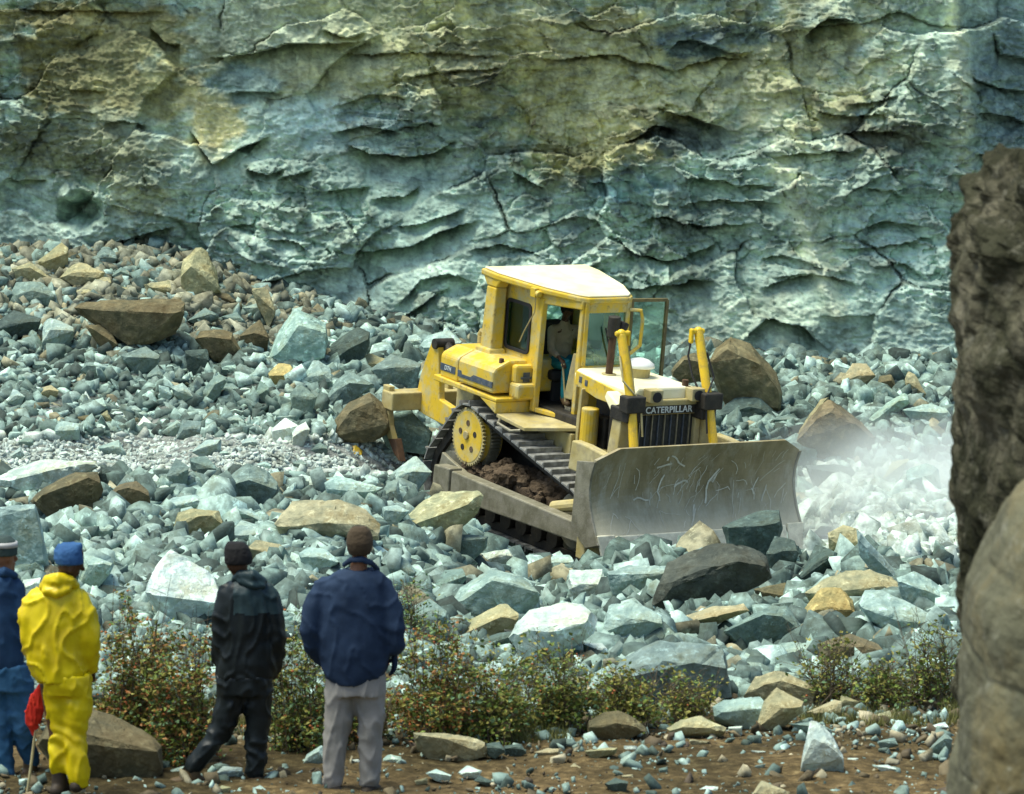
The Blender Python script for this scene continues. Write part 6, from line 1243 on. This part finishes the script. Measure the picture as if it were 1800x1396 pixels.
# thrown-up dust beyond the right end of the blade
def dust(name, c, rad, dens, seed):
    bm = bmesh.new(); bmesh.ops.create_icosphere(bm, subdivisions=3, radius=1); me = bpy.data.meshes.new(name); bm.to_mesh(me); bm.free()
    m = bpy.data.materials.new(name); m.use_nodes = True; n = m.node_tree; n.nodes.remove(n.nodes['Principled BSDF']); N = n.nodes; L = n.links
    tc = N.new('ShaderNodeTexCoord'); ln = N.new('ShaderNodeVectorMath'); ln.operation = 'LENGTH'; L.new(tc.outputs['Object'], ln.inputs[0])
    nz = N.new('ShaderNodeTexNoise'); nz.inputs['Scale'].default_value = 1.6; nz.inputs['Detail'].default_value = 3; L.new(tc.outputs['Object'], nz.inputs['Vector'])
    mr = N.new('ShaderNodeMapRange'); mr.inputs['From Min'].default_value = 1.0; mr.inputs['From Max'].default_value = .15; L.new(ln.outputs['Value'], mr.inputs['Value'])
    m2 = N.new('ShaderNodeMapRange'); m2.inputs['From Min'].default_value = .35; m2.inputs['From Max'].default_value = .7; L.new(nz.outputs[0], m2.inputs['Value'])
    a = N.new('ShaderNodeMath'); a.operation = 'MULTIPLY'; L.new(mr.outputs[0], a.inputs[0]); L.new(m2.outputs[0], a.inputs[1]); b = N.new('ShaderNodeMath'); b.operation = 'MULTIPLY'; b.inputs[1].default_value = dens; L.new(a.outputs[0], b.inputs[0])
    v = N.new('ShaderNodeVolumePrincipled'); v.inputs['Color'].default_value = (.95, 1, .985, 1); v.inputs['Anisotropy'].default_value = .2; L.new(b.outputs[0], v.inputs['Density']); L.new(v.outputs[0], N['Material Output'].inputs['Volume'])
    me.materials.append(m); o = bpy.data.objects.new(name, me); COL.objects.link(o); o.location = c; o.scale = rad
    return tag(o, 'pale dust cloud hanging over the rubble to the right of the blade', 'dust', kind='stuff')
dust('dust_cloud', at(1600, 910, 51), (2.9, 2.6, 1.65), 2.0, 1)
# shrubs
def leafmat(name, c1, c2):
    m = mat(name, c1, c2, scale=9, rough=.6, bump=0, spec=.25); return m
M['leaf1'] = leafmat('shrub_leaf', (.075, .125, .02), (.19, .25, .045)); M['leaf2'] = leafmat('olive_leaf', (.17, .16, .03), (.29, .27, .06)); M['leaf3'] = leafmat('pale_leaf', (.11, .20, .09), (.18, .29, .13))
M['leaf4'] = leafmat('russet_leaf', (.24, .11, .035), (.34, .18, .05)); M['twig'] = mat('twig', (.06, .045, .025), (.11, .085, .05), scale=10, bump=0); M['berry'] = mat('red_berry', (.26, .07, .022), (.34, .13, .03), scale=12, bump=0, rough=.4); M['grass'] = leafmat('dry_grass', (.11, .12, .03), (.20, .19, .06))
def shrub(px0, px1, ytop, ybase, label, seed, nst=26, leaves=1500, berries=120, mix_=(.33, .32, .13, .22), lsz=.031, depth=.5, shape=None):
    rs = np.random.default_rng(seed); Y = ground_hit((px0 + px1) / 2, ybase); s = Y / FPX; base = at((px0 + px1) / 2, ybase, Y); base[2] = float(ground_z(base[0], base[1])); H = (ybase - ytop) * s; W = (px1 - px0) * s
    e = empty('shrub', base); tag(e, label, 'shrub', 'shrubs along the foot of the rock pile'); tips = []; mb = MB()
    for k in range(nst):
        bx = rs.normal(0, .18) * W; by = rs.normal(0, .12); tx = rs.uniform(-.5, .5) * W; ty = rs.uniform(-.5, .5) * depth
        hh = H * rs.uniform(.28, 1.0) * (1 - .35 * abs(2 * tx / W)**2) * (shape(tx / W) if shape else 1); P = [Vector((bx, by, -.03))]
        for q in range(1, 6):
            t = q / 5; P.append(Vector((bx + (tx - bx) * t**1.4 + rs.normal(0, .02), by + (ty - by) * t**1.4 + rs.normal(0, .02), hh * t)))
        mb.tube(P, [.007, .006, .005, .004, .003, .0015], 4)
        for q in range(1, 6):
            for _ in range(3):
                d = Vector((rs.normal(0, .10), rs.normal(0, .10), rs.uniform(.0, .13))); b = P[q].lerp(P[q - 1], rs.random()); mb.tube([b, b + d * .5, b + d], [.003, .002, .001], 3); tips.append((b, b + d))
    for k in range(9): # bare twigs standing out of the leaves
        x_ = rs.uniform(-.45, .45) * W; y_ = rs.normal(0, .12); hh = H * rs.uniform(.8, 1.12); l_ = rs.normal(0, .12, 2)
        mb.tube([(x_ * .7, y_, 0), (x_ * .85 + l_[0] * .3, y_, hh * .5), (x_ + l_[0], y_ + l_[1], hh)], [.006, .004, .0015], 4)
        for q in range(4): t = rs.uniform(.5, .95); a = Vector((x_ * .85 + l_[0] * t, y_ + l_[1] * t, hh * t)); mb.tube([a, a + Vector((rs.normal(0, .07), rs.normal(0, .05), rs.uniform(.03, .10)))], [.0025, .001], 3)
    mb.build('stem', M['twig'], e, 0); VL = {0: [], 1: [], 2: [], 3: []}; mix_ = tuple(mix_) + (0.0,) * (4 - len(mix_))
    for k in range(int(leaves * 1.4)):
        b, t = tips[rs.integers(len(tips))]; p = b.lerp(t, rs.uniform(.1, 1.15)) + Vector(rs.normal(0, .022, 3)); L = lsz * rs.uniform(.6, 1.7); w = L * rs.uniform(.45, .7)
        d = Vector(rs.normal(size=3) * np.array((1, 1, .6))).normalized(); u = d.cross(Vector(rs.normal(size=3))).normalized() * w * .5; n_ = d.cross(u).normalized() * L * .12
        VL[rs.choice(4, p=mix_)].append((p, p + d * L * .5 + u + n_, p + d * L, p + d * L * .5 - u + n_))
    for k, nm in ((0, 'leaf1'), (1, 'leaf2'), (2, 'leaf3'), (3, 'leaf4')):
        if VL[k]: Q = [v for q in VL[k] for v in q]; mesh_obj('foliage', Q, [tuple(range(4 * i, 4 * i + 4)) for i in range(len(VL[k]))], M[nm], e)
    if berries:
        mb = MB()
        for k in range(int(berries * .6)):
            b, t = tips[rs.integers(len(tips))]; p = t + Vector(rs.normal(0, .015, 3)); r_ = rs.uniform(.007, .013)
            mb.add([p + Vector(v) * r_ for v in ((1, 0, 0), (0, 1, 0), (-1, 0, 0), (0, -1, 0), (0, 0, 1), (0, 0, -1))], [(0, 1, 4), (1, 2, 4), (2, 3, 4), (3, 0, 4), (1, 0, 5), (2, 1, 5), (3, 2, 5), (0, 3, 5)])
        o = mesh_obj('berries', mb.V, mb.F, M['berry'], e); o['kind'] = 'stuff'
    return e
shrub(165, 300, 1035, 1330, 'tall shrub full of red berries just right of the person in yellow', 1, 34, 4200, 520)
shrub(255, 385, 1075, 1345, 'dark green shrub with red berries left of the person in black', 2, 32, 3800, 420)
shrub(470, 590, 1060, 1320, 'leafy shrub between the person in black and the person in navy', 3, 26, 2600, 260, (.35, .4, .25))
shrub(690, 830, 1085, 1305, 'berry shrub just right of the person in the navy jacket', 4, 32, 3600, 420)
shrub(790, 930, 1140, 1300, 'low olive green shrub behind the long slab on the dirt', 5, 28, 2800, 160, (.4, .5, .1))
shrub(890, 1040, 1115, 1290, 'thin green shrub in front of the largest white-topped boulder', 6, 26, 2300, 110, (.45, .45, .1))
shrub(1020, 1170, 1175, 1285, 'low yellow-green shrub in front of the huge sloping grey slab', 7, 24, 1700, 30, (.3, .6, .1))
shrub(1150, 1270, 1185, 1275, 'sparse low shrub at the right end of the sloping grey slab', 8, 18, 900, 10, (.3, .6, .1))
shrub(1400, 1520, 1110, 1240, 'twiggy shrub at the foot of the ochre boulder', 9, 26, 700, 20, (.4, .5, .1))
shrub(1500, 1620, 1150, 1250, 'green shrub below the long pale slab at right', 10, 26, 1100, 10, (.5, .4, .1))
shrub(1590, 1690, 1080, 1245, 'shrub next to the dark rock bank with bare twigs', 11, 26, 900, 10, (.5, .4, .1))
shrub(560, 700, 1180, 1310, 'low shrub hidden behind the legs of the person in grey trousers', 12, 20, 1500, 90)
shrub(690, 760, 1020, 1130, 'small upright green sprig at the shoulder of the person in navy', 13, 8, 420, 0, (.2, .2, .6))
# ground cover: short grass and weeds at the back of the dirt
rs = np.random.default_rng(77); V = []; F = []
for k in range(26000):
    x = rs.uniform(150, 1700); y = rs.uniform(1225, 1300) if x < 1000 else rs.uniform(1205, 1262)
    if float(fbm(np.array([x / 60]), np.array([y / 25]), 3, 99)[0]) < (-.02 if x < 1250 else .03): continue
    Y = 5.27 / math.tan(PITCH + math.atan((y - 698) / FPX)) * 1.0; p = at(x, y, Y); p[2] = float(ground_z(p[0], p[1]))
    h = rs.uniform(.03, .13); a = rs.uniform(0, 6.28); dx, dy = math.cos(a) * .005, math.sin(a) * .005; lx, ly = rs.normal(0, .03, 2); n = len(V)
    V += [(p[0] - dx, p[1] - dy, p[2] - .01), (p[0] + dx, p[1] + dy, p[2] - .01), (p[0] + lx, p[1] + ly, p[2] + h)]; F.append((n, n + 1, n + 2))
o = mesh_obj('grass', V, F, M['grass']); tag(o, 'short dry grass and weeds at the back edge of the dirt', 'grass', kind='stuff')
# ------------------------------------------------------------------ a label of its own for every rock
LM = [('the person in yellow', 105, 1180), ('the person in black', 430, 1150), ('the person in navy', 620, 1150), ('the left edge', -10, 900), ('the ripper', 690, 720), ('the bulldozer tracks', 850, 850), ('the blade', 1240, 880),
      ('the dark rock bank', 1690, 900), ('the large brown scree slab', 228, 560), ('the pointed pale scree rock', 350, 480), ('the smooth pale cliff-foot boulder', 525, 600), ('the flat tan-topped boulder', 770, 910),
      ('the long white-topped slab', 80, 830), ('the mottled brown boulder', 120, 880), ('the large dark jagged boulder', 1255, 1010), ('the ochre boulder', 1455, 1070), ('the largest white-topped boulder', 970, 1110), ('the black hollow', 1290, 1180),
      ('the huge sloping grey slab', 1170, 1170), ('the pyramid-shaped stone', 1440, 1320), ('the long brown slab on the dirt', 795, 1310), ('the dark brown rounded rock', 1080, 1280), ('the dark triangular boulder', 1470, 750),
      ('the tall brown boulder', 1320, 650), ('the yellow scrap', 625, 797), ('the squat cracked tan boulder', 350, 920), ('the wedge-shaped boulder', 440, 850), ('the white-topped shrub boulder', 325, 1040), ('the dark brown ripper boulder', 630, 730)]
used = {}
for r_ in ROCKS:
    if r_['label']: r_['text'] = r_['label']; continue
    best = min(((math.hypot(r_['cx'] - x, (r_['cy'] - y) * 1.3), n, x, y) for n, x, y in LM if math.hypot(r_['cx'] - x, r_['cy'] - y) > 18), key=lambda t: t[0]); d, n, x, y = best
    dx, dy = r_['cx'] - x, r_['cy'] - y
    rel = ('left of ' if dx < 0 else 'right of ') if abs(dx) > abs(dy) * 1.2 else ('above ' if dy < 0 else 'below ')
    if n == 'the left edge': rel = 'near '
    sz = 'big' if r_['size'] > 75 else 'medium' if r_['size'] > 42 else 'small' if r_['size'] > 27 else 'little'
    r_['text'] = f"{sz} {r_['shp']} {r_['tone']} {r_['nm']} {rel}{n}"; r_['d'] = d; used.setdefault(r_['text'], []).append(r_)
ORD = ['nearest to it', 'second nearest to it', 'third nearest to it', 'fourth nearest to it', 'fifth nearest to it', 'sixth nearest to it', 'seventh nearest to it']
for t, L in used.items():
    if len(L) > 1:
        L.sort(key=lambda r_: r_['d'])
        for k, r_ in enumerate(L): r_['text'] = t + ', ' + ORD[min(k, 6)]
for r_ in ROCKS:
    g_ = 'rocks lying on the dirt' if r_['cy'] > 1240 else 'boulders of the front rock pile' if r_['cy'] > 950 else 'rocks of the scree and quarry floor'
    r_['text'] = r_['text'].replace('pale blue-grey', 'pale') if len(r_['text'].split()) > 16 else r_['text']
    if len(r_['text'].split()) > 16: print('LONG', r_['text'])
    tag(r_['o'], r_['text'], r_['nm'], g_)
print('ROCKS', len(ROCKS), 'dups', len(ROCKS) - len(set(r_['text'] for r_ in ROCKS)))
